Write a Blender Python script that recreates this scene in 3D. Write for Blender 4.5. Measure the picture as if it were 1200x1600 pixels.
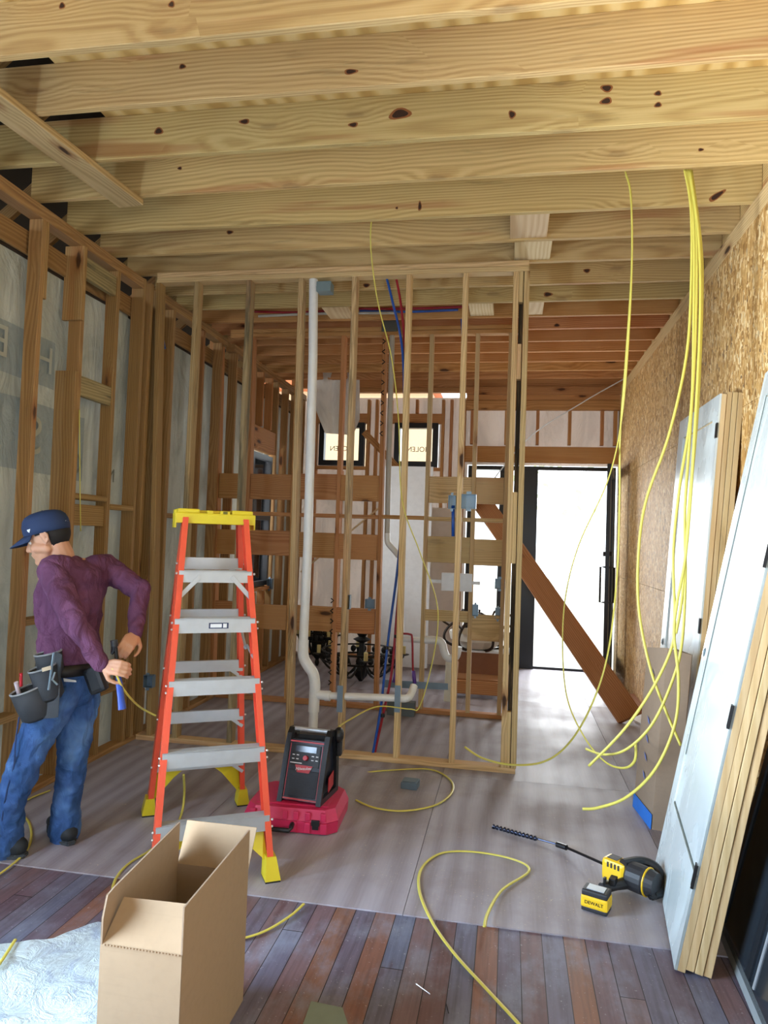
import bpy, bmesh, math, random
from mathutils import Vector, Matrix, Euler, noise as mnoise
from math import pi, sin, cos, radians as R
random.seed(7)
SC = bpy.context.scene
COL = SC.collection
for _o in list(bpy.data.objects): bpy.data.objects.remove(_o)

# ------------------------------------------------------------ camera
FPX, YAW, PITCH, ROLL, CAMH = 1102.0, .1768, .0362, .0346, 1.6
cam = bpy.data.cameras.new('camera'); camo = bpy.data.objects.new('camera', cam); COL.objects.link(camo)
_f = Vector((-sin(YAW)*cos(PITCH), cos(YAW)*cos(PITCH), sin(PITCH)))
_r0 = Vector((cos(YAW), sin(YAW), 0)); _u0 = _r0.cross(_f)
_r = cos(ROLL)*_r0 + sin(ROLL)*_u0; _u = -sin(ROLL)*_r0 + cos(ROLL)*_u0
camo.matrix_world = Matrix(((_r.x, _u.x, -_f.x, 0), (_r.y, _u.y, -_f.y, 0), (_r.z, _u.z, -_f.z, CAMH), (0, 0, 0, 1)))
cam.sensor_fit = 'VERTICAL'; cam.sensor_height = 24; cam.lens = FPX/1600*24; cam.clip_start = .05
SC.camera = camo

def at(px, py, Y=None, X=None, Z=None):
    """the point of the plane Y=, X= or Z= that lies behind photo pixel (px, py)"""
    d = (px-600)*_r + (800-py)*_u + FPX*_f
    o = Vector((0, 0, CAMH))
    if Y is not None: t = Y/d.y
    elif X is not None: t = X/d.x
    else: t = (Z-CAMH)/d.z
    return o + d*t

# ------------------------------------------------------------ view, world, lights
SC.view_settings.view_transform = 'Standard'; SC.view_settings.look = 'None'
SC.view_settings.gamma = 1; SC.view_settings.use_curve_mapping = False
SC.view_settings.exposure = -0.2
W = bpy.data.worlds.new('sky'); SC.world = W; W.use_nodes = True
nt = W.node_tree; bg = nt.nodes['Background']
bg.inputs['Color'].default_value = (.86, .94, 1.0, 1); bg.inputs['Strength'].default_value = 4.2

def area(name, loc, target, sx, sy, power, color=(1, 1, 1)):
    l = bpy.data.lights.new(name, 'AREA'); l.shape = 'RECTANGLE'; l.size = sx; l.size_y = sy
    l.energy = power; l.color = color
    o = bpy.data.objects.new(name, l); COL.objects.link(o); o.location = loc
    o.rotation_euler = (Vector(target)-Vector(loc)).to_track_quat('-Z', 'Y').to_euler()
    return o
# daylight: near side window (left wall, beside the camera), cool general fill added at an unseen rear window, entry door, far side window
area('near_side_window_daylight', (-3.05, 1.30, 1.25), (-.3, 2.4, .8), 1.7, 1.9, 520, (.58, .77, 1.0))
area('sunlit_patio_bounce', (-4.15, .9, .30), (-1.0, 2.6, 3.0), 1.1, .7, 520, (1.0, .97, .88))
area('rear_window_fill', (.3, -2.05, 1.3), (-.6, 5.0, 2.2), 1.6, 1.7, 100, (.68, .84, 1.0))
area('door_daylight', (.75, 9.75, 1.4), (.4, 5.0, .6), 1.0, 2.3, 110, (.95, .98, 1.0))
area('far_side_window_daylight', (-3.2, 7.64, 1.8), (0, 7.3, 1.4), .6, 1.4, 90, (.95, .98, 1.0))

# ------------------------------------------------------------ helpers
def tag(o, label=None, cat=None, group=None, kind=None):
    if label: o['label'] = label
    if cat: o['category'] = cat
    if group: o['group'] = group
    if kind: o['kind'] = kind
    return o
def empty(name, loc=(0, 0, 0), label=None, cat=None, group=None, kind=None):
    o = bpy.data.objects.new(name, None); COL.objects.link(o); o.location = loc
    o.empty_display_size = .1
    return tag(o, label, cat, group, kind)
def wmat(o):
    """world matrix from parents' plain transforms (no depsgraph needed)"""
    m = o.matrix_basis.copy()
    while o.parent: o = o.parent; m = o.matrix_basis @ m
    return m
def link(o, parent=None):
    COL.objects.link(o)
    if parent is not None:
        w = wmat(o); o.parent = parent; o.matrix_basis = wmat(parent).inverted() @ w
    return o

class MB:
    """collects shapes in world space; build() links them as one mesh object"""
    def __init__(s): s.bm = bmesh.new()
    def box(s, c, size, rot=None, bev=0):
        n0 = len(s.bm.verts)
        x, y, z = [v/2 for v in size]
        co = [(-x,-y,-z),(x,-y,-z),(x,y,-z),(-x,y,-z),(-x,-y,z),(x,-y,z),(x,y,z),(-x,y,z)]
        M = Matrix.Translation(c) @ (rot.to_matrix().to_4x4() if rot is not None and not isinstance(rot, Matrix) else (rot or Matrix()))
        v = [s.bm.verts.new(M @ Vector(p)) for p in co]
        fs = [s.bm.faces.new([v[i] for i in f]) for f in ((0,3,2,1),(4,5,6,7),(0,1,5,4),(1,2,6,5),(2,3,7,6),(3,0,4,7))]
        if bev:
            es = list({e for f in fs for e in f.edges})
            bmesh.ops.bevel(s.bm, geom=es, offset=bev, segments=2, affect='EDGES', profile=.6)
        return s
    def span(s, a, b, bev=0):
        a, b = Vector(a), Vector(b)
        return s.box((a+b)/2, [abs(v) for v in (b-a)], bev=bev)
    def frame(s, d, up=Vector((0, 0, 1))):
        d = d.normalized()
        if abs(d.dot(up)) > .98: up = Vector((0, 1, 0))
        a = d.cross(up).normalized(); return a, d.cross(a).normalized()
    def tube(s, pts, r, seg=8, r2=None, caps=True, sub=0, closed=False):
        P = [Vector(p) for p in pts]
        if sub: P = smooth(P, sub, closed)
        rr = r if isinstance(r, (list, tuple)) else [r]*len(P)
        if len(rr) != len(P): rr = [rr[min(int(i*len(rr)/len(P)), len(rr)-1)] for i in range(len(P))]
        rings = []; a = None
        for i, p in enumerate(P):
            if closed: d = P[(i+1) % len(P)]-P[i-1]
            else: d = P[min(i+1, len(P)-1)]-P[max(i-1, 0)]
            if d.length < 1e-9: d = Vector((0, 0, 1))
            d.normalize()
            if a is None: a, b = s.frame(d)
            else:
                a = (a-d*a.dot(d)); 
                if a.length < 1e-6: a, _ = s.frame(d)
                a.normalize(); b = d.cross(a)
            k = (r2/r) if (r2 and not isinstance(r, (list, tuple))) else 1
            rings.append([s.bm.verts.new(p+a*cos(2*pi*j/seg)*rr[i]+b*sin(2*pi*j/seg)*rr[i]*k) for j in range(seg)])
        n = len(rings)
        for i in range(n if closed else n-1):
            A, B = rings[i], rings[(i+1) % n]
            for j in range(seg): s.bm.faces.new((A[j], A[(j+1) % seg], B[(j+1) % seg], B[j]))
        if caps and not closed:
            s.bm.faces.new(rings[0][::-1]); s.bm.faces.new(rings[-1])
        return s
    def cyl(s, p0, p1, r0, r1=None, seg=16): return s.tube([p0, p1], [r0, r0 if r1 is None else r1], seg)
    def lathe(s, base, prof, seg=20, axis=Vector((0, 0, 1))):
        """prof: (radius, height) along the axis"""
        a, b = s.frame(axis); base = Vector(base); rings = []
        for r, h in prof:
            r = max(r, 1e-4)
            rings.append([s.bm.verts.new(base+axis*h+a*cos(2*pi*j/seg)*r+b*sin(2*pi*j/seg)*r) for j in range(seg)])
        for A, B in zip(rings, rings[1:]):
            for j in range(seg): s.bm.faces.new((A[j], A[(j+1) % seg], B[(j+1) % seg], B[j]))
        s.bm.faces.new(rings[0][::-1]); s.bm.faces.new(rings[-1])
        return s
    def prism(s, poly, vec, bev=0):
        """poly: 3D points of a flat outline, pushed along vec"""
        vec = Vector(vec); n = len(poly)
        A = [s.bm.verts.new(Vector(p)) for p in poly]; B = [s.bm.verts.new(Vector(p)+vec) for p in poly]
        fs = [s.bm.faces.new(A), s.bm.faces.new(B[::-1])]
        for i in range(n): fs.append(s.bm.faces.new((A[i], B[i], B[(i+1) % n], A[(i+1) % n])))
        if bev: bmesh.ops.bevel(s.bm, geom=list({e for f in fs for e in f.edges}), offset=bev, segments=2, affect='EDGES')
        return s
    def ball(s, c, r, seg=16, rot=None):
        r = Vector(r) if not isinstance(r, (int, float)) else Vector((r, r, r))
        M = Matrix.Translation(c) @ (rot.to_4x4() if rot is not None else Matrix()) @ Matrix.Diagonal((*r, 1))
        bmesh.ops.create_uvsphere(s.bm, u_segments=seg, v_segments=max(6, seg*2//3), radius=1, matrix=M); return s
    def sheet(s, P00, P10, P01, P11, nx, ny, f=lambda u, v: Vector((0, 0, 0)), th=.0):
        vs = []
        for j in range(ny+1):
            for i in range(nx+1):
                u, v = i/nx, j/ny
                vs.append(s.bm.verts.new(Vector(P00)*(1-u)*(1-v)+Vector(P10)*u*(1-v)+Vector(P01)*(1-u)*v+Vector(P11)*u*v+f(u, v)))
        for j in range(ny):
            for i in range(nx):
                a = j*(nx+1)+i; s.bm.faces.new((vs[a], vs[a+1], vs[a+nx+2], vs[a+nx+1]))
        return s
    def build(s, name, mat, parent=None, base=None, smooth_=False, auto=False):
        bmesh.ops.recalc_face_normals(s.bm, faces=s.bm.faces)
        co = [v.co for v in s.bm.verts]
        if base is None:
            mn = Vector([min(c[i] for c in co) for i in range(3)]); mx = Vector([max(c[i] for c in co) for i in range(3)])
            base = Vector(((mn.x+mx.x)/2, (mn.y+mx.y)/2, mn.z))
        base = Vector(base)
        for v in s.bm.verts: v.co -= base
        me = bpy.data.meshes.new(name); s.bm.to_mesh(me); s.bm.free()
        if smooth_: me.polygons.foreach_set('use_smooth', [True]*len(me.polygons))
        if auto: me.shade_auto = True if hasattr(me, 'shade_auto') else None
        for m in (mat if isinstance(mat, (list, tuple)) else [mat]): me.materials.append(m)
        o = bpy.data.objects.new(name, me); o.location = base
        return link(o, parent)

def _split(s, name, mat, parent=None):
    s.bm.verts.ensure_lookup_table(); seen = set(); out = []
    for v0 in s.bm.verts:
        if v0 in seen: continue
        st, isl = [v0], []; seen.add(v0)
        while st:
            v = st.pop(); isl.append(v)
            for e in v.link_edges:
                w = e.other_vert(v)
                if w not in seen: seen.add(w); st.append(w)
        m = MB(); mp = {v: m.bm.verts.new(v.co) for v in isl}
        for f in {f for v in isl for f in v.link_faces}: m.bm.faces.new([mp[v] for v in f.verts])
        out.append(m.build(name, mat, parent))
    return out
MB.split = _split
def smooth(P, sub, closed=False):
    out = []; n = len(P)
    rng = range(n if closed else n-1)
    for i in rng:
        if closed: p0, p1, p2, p3 = P[i-1], P[i], P[(i+1) % n], P[(i+2) % n]
        else: p0, p1, p2, p3 = P[max(i-1, 0)], P[i], P[i+1], P[min(i+2, n-1)]
        for k in range(sub):
            t = k/sub
            out.append(.5*((2*p1)+(-p0+p2)*t+(2*p0-5*p1+4*p2-p3)*t*t+(-p0+3*p1-3*p2+p3)*t**3))
    if not closed: out.append(P[-1])
    return out

def lumber(name, p0, p1, w, t, mat, parent=None, side=None, ch=.003):
    """a board from p0 to p1 (its centre line); w = width along `side`, t = thickness; grain runs along it"""
    p0, p1 = Vector(p0), Vector(p1); d = p1-p0; L = d.length; d.normalize()
    if side is None: side = Vector((0, 0, 1)) if abs(d.z) < .9 else Vector((1, 0, 0))
    side = Vector(side); side = (side-d*side.dot(d)).normalized(); n = d.cross(side)
    bm = bmesh.new(); h, k = w/2, t/2
    prof = [(-k+ch,-h),(k-ch,-h),(k,-h+ch),(k,h-ch),(k-ch,h),(-k+ch,h),(-k,h-ch),(-k,-h+ch)]
    A = [bm.verts.new((-L/2, y, z)) for y, z in prof]; B = [bm.verts.new((L/2, y, z)) for y, z in prof]
    bm.faces.new(A); bm.faces.new(B[::-1])
    for i in range(8): bm.faces.new((A[i], B[i], B[(i+1) % 8], A[(i+1) % 8]))
    bmesh.ops.recalc_face_normals(bm, faces=bm.faces)
    me = bpy.data.meshes.new(name); bm.to_mesh(me); bm.free(); me.materials.append(mat)
    o = bpy.data.objects.new(name, me)
    M = Matrix((( d.x, n.x, side.x, 0), (d.y, n.y, side.y, 0), (d.z, n.z, side.z, 0), (0, 0, 0, 1)))
    M.translation = (p0+p1)/2
    o.matrix_basis = M
    return link(o, parent)

# ------------------------------------------------------------ materials
def C(h, k=1.0):
    h = h.lstrip('#'); v = [int(h[i:i+2], 16)/255 for i in (0, 2, 4)]
    return tuple([((c/12.92) if c <= .04045 else ((c+.055)/1.055)**2.4)*k for c in v]+[1])
class NT:
    def __init__(s, name):
        s.m = bpy.data.materials.new(name); s.m.use_nodes = True; s.t = s.m.node_tree
        s.p = s.t.nodes['Principled BSDF']; s.out = s.t.nodes['Material Output']
    def n(s, typ, **kw):
        nd = s.t.nodes.new('ShaderNode'+typ)
        for k, v in kw.items():
            if k in nd.inputs: s.set(nd, k, v)
            else: setattr(nd, k, v)
        return nd
    def set(s, nd, k, v):
        if isinstance(v, bpy.types.Node): s.t.links.new(v.outputs[0], nd.inputs[k])
        elif isinstance(v, bpy.types.NodeSocket): s.t.links.new(v, nd.inputs[k])
        else: nd.inputs[k].default_value = v
    def math(s, op, a, b=0.0, c=0.0):
        nd = s.t.nodes.new('ShaderNodeMath'); nd.operation = op
        s.set(nd, 0, a); s.set(nd, 1, b); s.set(nd, 2, c); return nd.outputs[0]
    def vmath(s, op, a, b=(0, 0, 0)):
        nd = s.t.nodes.new('ShaderNodeVectorMath'); nd.operation = op
        s.set(nd, 0, a); s.set(nd, 1, b); return nd.outputs[0]
    def mix(s, f, a, b, mode='MIX'):
        nd = s.t.nodes.new('ShaderNodeMix'); nd.data_type = 'RGBA'; nd.blend_type = mode
        s.set(nd, 0, f); s.set(nd, 6, a); s.set(nd, 7, b); return nd.outputs[2]
    def ramp(s, f, stops):
        nd = s.t.nodes.new('ShaderNodeValToRGB'); e = nd.color_ramp.elements
        while len(e) < len(stops): e.new(.5)
        for q, (p, c) in zip(e, stops): q.position = p; q.color = c if len(c) == 4 else (*c, 1)
        s.set(nd, 0, f); return nd.outputs[0]
    def step(s, f, lo, hi, a=0.0, b=1.0):
        nd = s.t.nodes.new('ShaderNodeMapRange'); nd.interpolation_type = 'SMOOTHSTEP'
        s.set(nd, 0, f); nd.inputs[1].default_value = lo; nd.inputs[2].default_value = hi
        nd.inputs[3].default_value = a; nd.inputs[4].default_value = b; return nd.outputs[0]
    def coord(s, which='Object'): return s.t.nodes.new('ShaderNodeTexCoord').outputs[which]
    def noise(s, vec, scale, detail=3, rough=.5, dist=0):
        nd = s.n('TexNoise', Scale=scale, Detail=detail, Roughness=rough, Distortion=dist); s.set(nd, 'Vector', vec); return nd.outputs[0]
    def scale(s, vec, sc, off=(0, 0, 0), rot=(0, 0, 0)):
        nd = s.n('Mapping'); s.set(nd, 'Vector', vec); nd.inputs['Scale'].default_value = sc
        nd.inputs['Location'].default_value = off; nd.inputs['Rotation'].default_value = rot; return nd.outputs[0]
    def bump(s, h, strength=.3, dist=.005):
        nd = s.n('Bump', Strength=strength, Distance=dist); s.set(nd, 'Height', h); s.t.links.new(nd.outputs[0], s.p.inputs['Normal'])
    def fin(s, col=None, rough=None, metal=None, **kw):
        if col is not None: s.set(s.p, 'Base Color', col)
        if rough is not None: s.set(s.p, 'Roughness', rough)
        if metal is not None: s.set(s.p, 'Metallic', metal)
        for k, v in kw.items(): s.set(s.p, k.replace('_', ' '), v)
        return s.m
def randvec(m):
    oi = m.n('ObjectInfo'); r = oi.outputs['Random']
    cb = m.n('CombineXYZ'); m.set(cb, 0, m.math('MULTIPLY', r, 37.0)); m.set(cb, 1, m.math('MULTIPLY', m.math('FRACT', m.math('MULTIPLY', r, 17.3)), .22)); m.set(cb, 2, m.math('MULTIPLY', m.math('FRACT', m.math('MULTIPLY', r, 91.7)), .3))
    return cb.outputs[0], r

def wood(name, light, mid, dark, knots=1.0, weather=0.0, wcol='#4a4740', stain=.25, rough=.72, ringf=70, axis='X'):
    m = NT(name); co = m.coord('Object'); rv, rnd = randvec(m)
    if axis == 'Z': co = m.scale(co, (1, 1, 1), rot=(0, R(90), 0))
    if axis == 'Y': co = m.scale(co, (1, 1, 1), rot=(0, 0, R(90)))
    v = m.vmath('ADD', co, rv)
    wob = m.noise(m.scale(v, (.55, 1.2, 1.2)), 1.0, 2)
    # knots
    kv = m.scale(v, (2.1, 6.5, 6.5))
    vor = m.n('TexVoronoi', feature='F1', Scale=1.0, Randomness=1.0); m.set(vor, 'Vector', kv)
    kd = m.math('ADD', vor.outputs['Distance'], m.math('MULTIPLY_ADD', m.noise(m.scale(v, (20, 60, 60)), 1.0, 2), .10, -.05))
    sel = m.step(_sep(m, vor.outputs['Color']), .58, .60)
    near = m.math('MULTIPLY', m.step(kd, .0, .55, 1, 0), sel)
    # growth rings seen as grain
    sx = m.n('SeparateXYZ'); m.set(sx, 0, v)
    yy = m.math('ADD', sx.outputs[1], m.math('MULTIPLY', wob, .13)); zz = m.math('ADD', sx.outputs[2], m.math('MULTIPLY', wob, .10))
    rr = m.math('SQRT', m.math('ADD', m.math('MULTIPLY', yy, yy), m.math('MULTIPLY', zz, zz)))
    rr = m.math('ADD', rr, m.math('MULTIPLY', near, .022))
    ring = m.math('SINE', m.math('MULTIPLY', rr, ringf*6.28))
    ring = m.math('MULTIPLY_ADD', ring, .5, .5)
    fine = m.noise(m.scale(v, (3, 170, 170)), 1.0, 2)
    g = m.math('ADD', m.math('MULTIPLY', ring, .36), m.math('MULTIPLY', fine, .62))
    col = m.ramp(g, [(.15, C(light)), (.5, C(mid)), (1.0, C(dark))])
    broad = m.noise(m.scale(v, (.7, 9, 9)), 1.0, 2)
    col = m.mix(m.step(broad, .58, .7, 0, stain), col, C('#a5623a'))
    col = m.mix(m.math('MULTIPLY', m.step(kd, .10, .30, 1, 0), m.math('MULTIPLY', sel, .6*knots)), col, C('#8a5028'))
    col = m.mix(m.math('MULTIPLY', m.step(kd, .08, .15, 1, 0), m.math('MULTIPLY', sel, .92*knots)), col, C('#2e1a10'))
    if weather:
        wn = m.noise(m.scale(v, (1.6, 14, 14)), 1.0, 5, .65)
        col = m.mix(m.step(wn, .62-.28*weather, .72-.2*weather, 0, .85*min(1, weather+.2)), col, C(wcol))
    # slight piece-to-piece difference
    br = m.n('HueSaturation'); m.set(br, 'Color', col); m.set(br, 'Value', m.math('MULTIPLY_ADD', rnd, .22, .89)); m.set(br, 'Hue', m.math('MULTIPLY_ADD', m.math('FRACT', m.math('MULTIPLY', rnd, 7.7)), .016, .492))
    m.bump(g, .12, .002)
    return m.fin(br.outputs[0], rough, Specular_IOR_Level=.3)
def _sep(m, c):
    s = m.n('SeparateColor'); m.set(s, 0, c); return s.outputs[0]

PINE = wood('pine_joist_wood', '#dac088', '#c9ac72', '#a07c4a', ringf=75, knots=.25, stain=.5, weather=.10, wcol='#54462c')
STUD = wood('pine_stud_wood', '#d6ba8c', '#c7a878', '#9c7f54', weather=.12, ringf=80)
REAR = wood('warm_lit_wood', '#cb9b66', '#bb8653', '#95653b', knots=.9, ringf=80)  # orange tint puts the far room's warm light into the wood colour
LEFT = wood('left_wall_fir_wood', '#b3905f', '#a07d4f', '#7b5b39', knots=.9, weather=.12, ringf=80)
GREYW = wood('weathered_grey_wood', '#b5a37a', '#9b8a62', '#75684a', weather=.55, wcol='#4a4a3c')
WSTUD = wood('weathered_stud_wood', '#c9b184', '#b09568', '#7f6a48', weather=.4, wcol='#403a2c', ringf=80)
DARKW = wood('dark_stained_wood', '#8f7f5e', '#746447', '#4f4433', weather=.9, wcol='#2b2a26')
PALEW = wood('pale_cut_wood', '#ead6b0', '#e2c99d', '#c9a877', knots=.25, stain=.05, ringf=50)
BROWNW = wood('brown_plank_wood', '#b07c56', '#9a6843', '#77492c', knots=.3, ringf=55)

def flat(name, col, rough=.5, metal=0, bumpn=0, **kw):
    m = NT(name)
    nz = m.noise(m.coord('Object'), 18, 4)
    c = m.mix(m.step(nz, .35, .75, 0, .22), C(col), C(col, .72))
    if bumpn: m.bump(m.noise(m.coord('Object'), bumpn, 3), .25, .003)
    return m.fin(c, rough, metal, **kw)
PVC = flat('white_pvc', '#e8eae8', .3)
GREYPVC = flat('grey_pipe', '#b7b3a8', .4)
BLUEPEX = flat('blue_pex', '#1d4fa3', .35)
REDPEX = flat('red_pex', '#a3222f', .35)
PURPLE = flat('purple_pex', '#6d4aa8', .35)
ROMEX = flat('yellow_cable_jacket', '#d3c95c', .4)
GALV = flat('galvanised_steel', '#7f929e', .4, .55)
BLUEBOX = flat('blue_grey_box_plastic', '#5e7180', .5)
ALU = flat('ladder_aluminium', '#bcc3c9', .4, .35)
ORANGE = flat('orange_fibreglass', '#e4553a', .42)
YELLOW = flat('yellow_plastic', '#dcc92a', .4)
BLACK = flat('black_plastic', '#16181c', .45)
BLACKM = flat('black_door_metal', '#101216', .35)
IRON = flat('black_wrought_iron', '#15130f', .5, .4)
REDP = flat('red_tool_plastic', '#b3202c', .4)
CASEP = flat('case_red_plastic', '#cb2a58', .42, bumpn=60)
WHITEP = flat('white_panel_paint', '#e9edf0', .45)
RIVET = flat('rivet_steel', '#d7d9da', .3, .7)

def cardboard(name, col, k=1):
    m = NT(name); co = m.coord('Object')
    fl = m.noise(m.scale(co, (2, 2, 120)), 1, 2); sp = m.noise(co, 40, 4)
    c = m.mix(m.step(sp, .4, .8, 0, .25), C(col), C(col, .78))
    c = m.mix(m.step(fl, .55, .7, 0, .10), c, C(col, .7))
    m.bump(m.noise(co, 9, 3), .2, .01)
    return m.fin(c, .8, Specular_IOR_Level=.2)
CARD = cardboard('cardboard', '#9d8975'); CARDIN = cardboard('cardboard_inside', '#a48d72')

def floorboards():
    m = NT('old_floorboards'); co = m.coord('Object'); s = m.n('SeparateXYZ'); m.set(s, 0, co)
    wv = .0865
    px = m.math('DIVIDE', s.outputs[0], wv); pid = m.math('FLOOR', px)
    wn = m.n('TexWhiteNoise', noise_dimensions='1D'); m.set(wn, 'W', pid)
    yy = m.math('ADD', m.math('DIVIDE', s.outputs[1], 2.3), m.math('MULTIPLY', wn.outputs[0], 7))
    seg = m.math('FLOOR', yy)
    cb = m.n('CombineXYZ'); m.set(cb, 0, pid); m.set(cb, 1, seg)
    w2 = m.n('TexWhiteNoise', noise_dimensions='2D'); m.set(w2, 'Vector', cb)
    base = m.ramp(w2.outputs[0], [(0, C('#62586a')), (.2, C('#6b5c68')), (.38, C('#67708a')), (.52, C('#6a4f52')), (.66, C('#7a6468')), (.84, C('#735c66')), (.92, C('#885c45')), (1, C('#7c5a4c'))])
    grain = m.noise(m.scale(co, (60, 2.2, 1)), 1, 4, .6)
    base = m.mix(m.step(grain, .35, .75, 0, .45), base, C('#352a2e'))
    dust = m.noise(m.scale(co, (5, 3, 1)), 1, 5, .65)
    base = m.mix(m.step(dust, .42, .72, 0, .6), base, C('#8b93a6'))
    worn = m.noise(m.scale(co, (9, 2.2, 1), (4, 2, 0)), 1, 4, .6)
    base = m.mix(m.step(worn, .6, .72, 0, .5), base, C('#4e262a'))
    sp = m.noise(co, 90, 3, .7); base = m.mix(m.step(sp, .66, .72, 0, .55), base, C('#c9cdd2'))
    fx = m.math('FRACT', px); fy = m.math('FRACT', yy)
    gap = m.math('MAXIMUM', m.math('LESS_THAN', fx, .035), m.math('LESS_THAN', fy, .0016))
    base = m.mix(gap, base, C('#151114'))
    m.bump(m.math('SUBTRACT', 1.0, gap), .5, .004)
    return m.fin(base, m.step(dust, .3, .8, .42, .6), Specular_IOR_Level=.45)
BOARDS = floorboards()

def plyfloor():
    m = NT('subfloor_plywood'); co = m.coord('Object'); rv, rnd = randvec(m); v = m.vmath('ADD', co, rv)
    w = m.n('TexWave', wave_type='BANDS', bands_direction='X', Scale=1.5, Distortion=14.0, Detail=2.0); w.inputs['Detail Scale'].default_value = .35
    m.set(w, 'Vector', m.scale(v, (1.6, .45, 1)))
    fine = m.noise(m.scale(v, (90, 4, 1)), 1, 3)
    g = m.math('ADD', m.math('MULTIPLY', w.outputs[1], .5), m.math('MULTIPLY', fine, .5))
    col = m.ramp(g, [(.15, C('#aaa6b0')), (.5, C('#9d98a2')), (.9, C('#8b8489'))])
    dirt = m.noise(v, 1.3, 5, .6); col = m.mix(m.step(dirt, .48, .7, 0, .4), col, C('#746256'))
    d2 = m.noise(v, 3.1, 5, .6); col = m.mix(m.step(d2, .5, .75, 0, .35), col, C('#a39a94'))
    ch = m.noise(v, 75, 3, .75); big = m.noise(v, 2.0, 2)
    col = m.mix(m.math('MULTIPLY', m.step(ch, .655, .70, 0, .85), m.step(big, .35, .6)), col, C('#d8c7a4'))
    m.bump(ch, .15, .002)
    return m.fin(col, m.step(dirt, .35, .7, .5, .65), Specular_IOR_Level=.45)
PLYF = plyfloor()

def osb():
    m = NT('osb_board'); co = m.coord('Object')
    def flakes(rot, sc, off):
        vv = m.scale(co, sc, off, rot)
        vo = m.n('TexVoronoi', feature='F1', Scale=1.0, Randomness=1.0); m.set(vo, 'Vector', m.vmath('ADD', vv, m.vmath('MULTIPLY', _n3(m, vv), (.5, .5, .5)))); 
        return _sep(m, vo.outputs['Color']), vo.outputs['Distance']
    a, da = flakes((R(25), 0, 0), (8, 44, 13), (0, 0, 0))
    b, db = flakes((R(-50), 0, 0), (8, 48, 12), (3, 5, 1))
    c, dc = flakes((R(80), 0, 0), (8, 40, 15), (7, 2, 9))
    sel = m.noise(m.scale(co, (1, 26, 26)), 1, 1)
    v1 = m.t.nodes.new('ShaderNodeMix'); v1.data_type = 'FLOAT'; m.set(v1, 0, m.step(sel, .46, .5)); m.set(v1, 2, a); m.set(v1, 3, b)
    v2 = m.t.nodes.new('ShaderNodeMix'); v2.data_type = 'FLOAT'; m.set(v2, 0, m.step(m.noise(m.scale(co, (1, 19, 19), (5, 5, 5)), 1, 1), .52, .55)); m.set(v2, 2, v1.outputs[0]); m.set(v2, 3, c)
    val = v2.outputs[0]
    col = m.ramp(val, [(0, C('#8f6834')), (.22, C('#b58a4e')), (.5, C('#c69e60')), (.75, C('#dab67a')), (.92, C('#eed7a6')), (1, C('#5f3d20'))])
    col = m.mix(m.step(m.noise(co, 2.2, 3), .5, .8, 0, .2), col, C('#96693a'))
    m.bump(val, .35, .004)
    return m.fin(col, .62)
def _n3(m, v):
    nd = m.n('TexNoise', Scale=.6, Detail=1); m.set(nd, 'Vector', v); return nd.outputs[1]
OSB = osb()

def deckply():
    m = NT('ceiling_deck_plywood'); co = m.coord('Object')
    w = m.n('TexWave', wave_type='BANDS', bands_direction='X', Scale=2.2, Distortion=9.0, Detail=3); m.set(w, 'Vector', m.scale(co, (1, .35, 1), rot=(0, 0, R(20))))
    col = m.ramp(w.outputs[1], [(.1, C('#e0c486')), (.6, C('#d3b06c')), (.95, C('#bf9a58'))])
    return m.fin(col, .7)
DECK = deckply()

def wrap(name='housewrap', translucent=.45, col='#cfd2cc'):
    m = NT(name); co = m.coord('Object')
    f = m.noise(m.scale(co, (3, 3, 1.2)), 1, 5, .6, 1.2)
    c = m.mix(m.step(f, .35, .7), C(col), C(col, .8))
    m.bump(m.noise(m.scale(co, (4, 4, 2)), 1, 4, .55, 1.5), .9, .05)
    m.fin(c, .5)
    tr = m.n('BsdfTranslucent'); m.set(tr, 'Color', c)
    mx = m.n('MixShader'); mx.inputs[0].default_value = translucent
    m.t.links.new(m.p.outputs[0], mx.inputs[1]); m.t.links.new(tr.outputs[0], mx.inputs[2]); m.t.links.new(mx.outputs[0], m.out.inputs[0])
    return m.m
WRAP = wrap()

def glass():
    m = NT('window_glass'); m.t.nodes.remove(m.p)
    g = m.n('BsdfGlossy', Roughness=.02); t = m.n('BsdfTransparent'); fr = m.n('Fresnel', IOR=1.45)
    mx = m.n('MixShader'); m.set(mx, 0, fr.outputs[0]); m.t.links.new(t.outputs[0], mx.inputs[1]); m.t.links.new(g.outputs[0], mx.inputs[2])
    m.t.links.new(mx.outputs[0], m.out.inputs[0]); return m.m
GLASS = glass()

def text(body, size, loc, rot, mat, parent, name='lettering', ext=.0008, mirror=False, shear=0):
    cu = bpy.data.curves.new(name, 'FONT'); cu.body = body; cu.size = size; cu.extrude = ext; cu.align_x = 'CENTER'; cu.align_y = 'CENTER'; cu.shear = shear
    t = bpy.data.objects.new(name, cu); COL.objects.link(t)
    dg = bpy.context.evaluated_depsgraph_get(); me = bpy.data.meshes.new_from_object(t.evaluated_get(dg))
    bpy.data.objects.remove(t)
    if mirror:
        for v in me.vertices: v.co.x *= -1
    me.materials.clear(); me.materials.append(mat)
    o = bpy.data.objects.new(name, me)
    M = rot.to_4x4() if not isinstance(rot, tuple) else Euler(rot).to_matrix().to_4x4()
    M.translation = loc; o.matrix_basis = M
    return link(o, parent)
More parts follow.
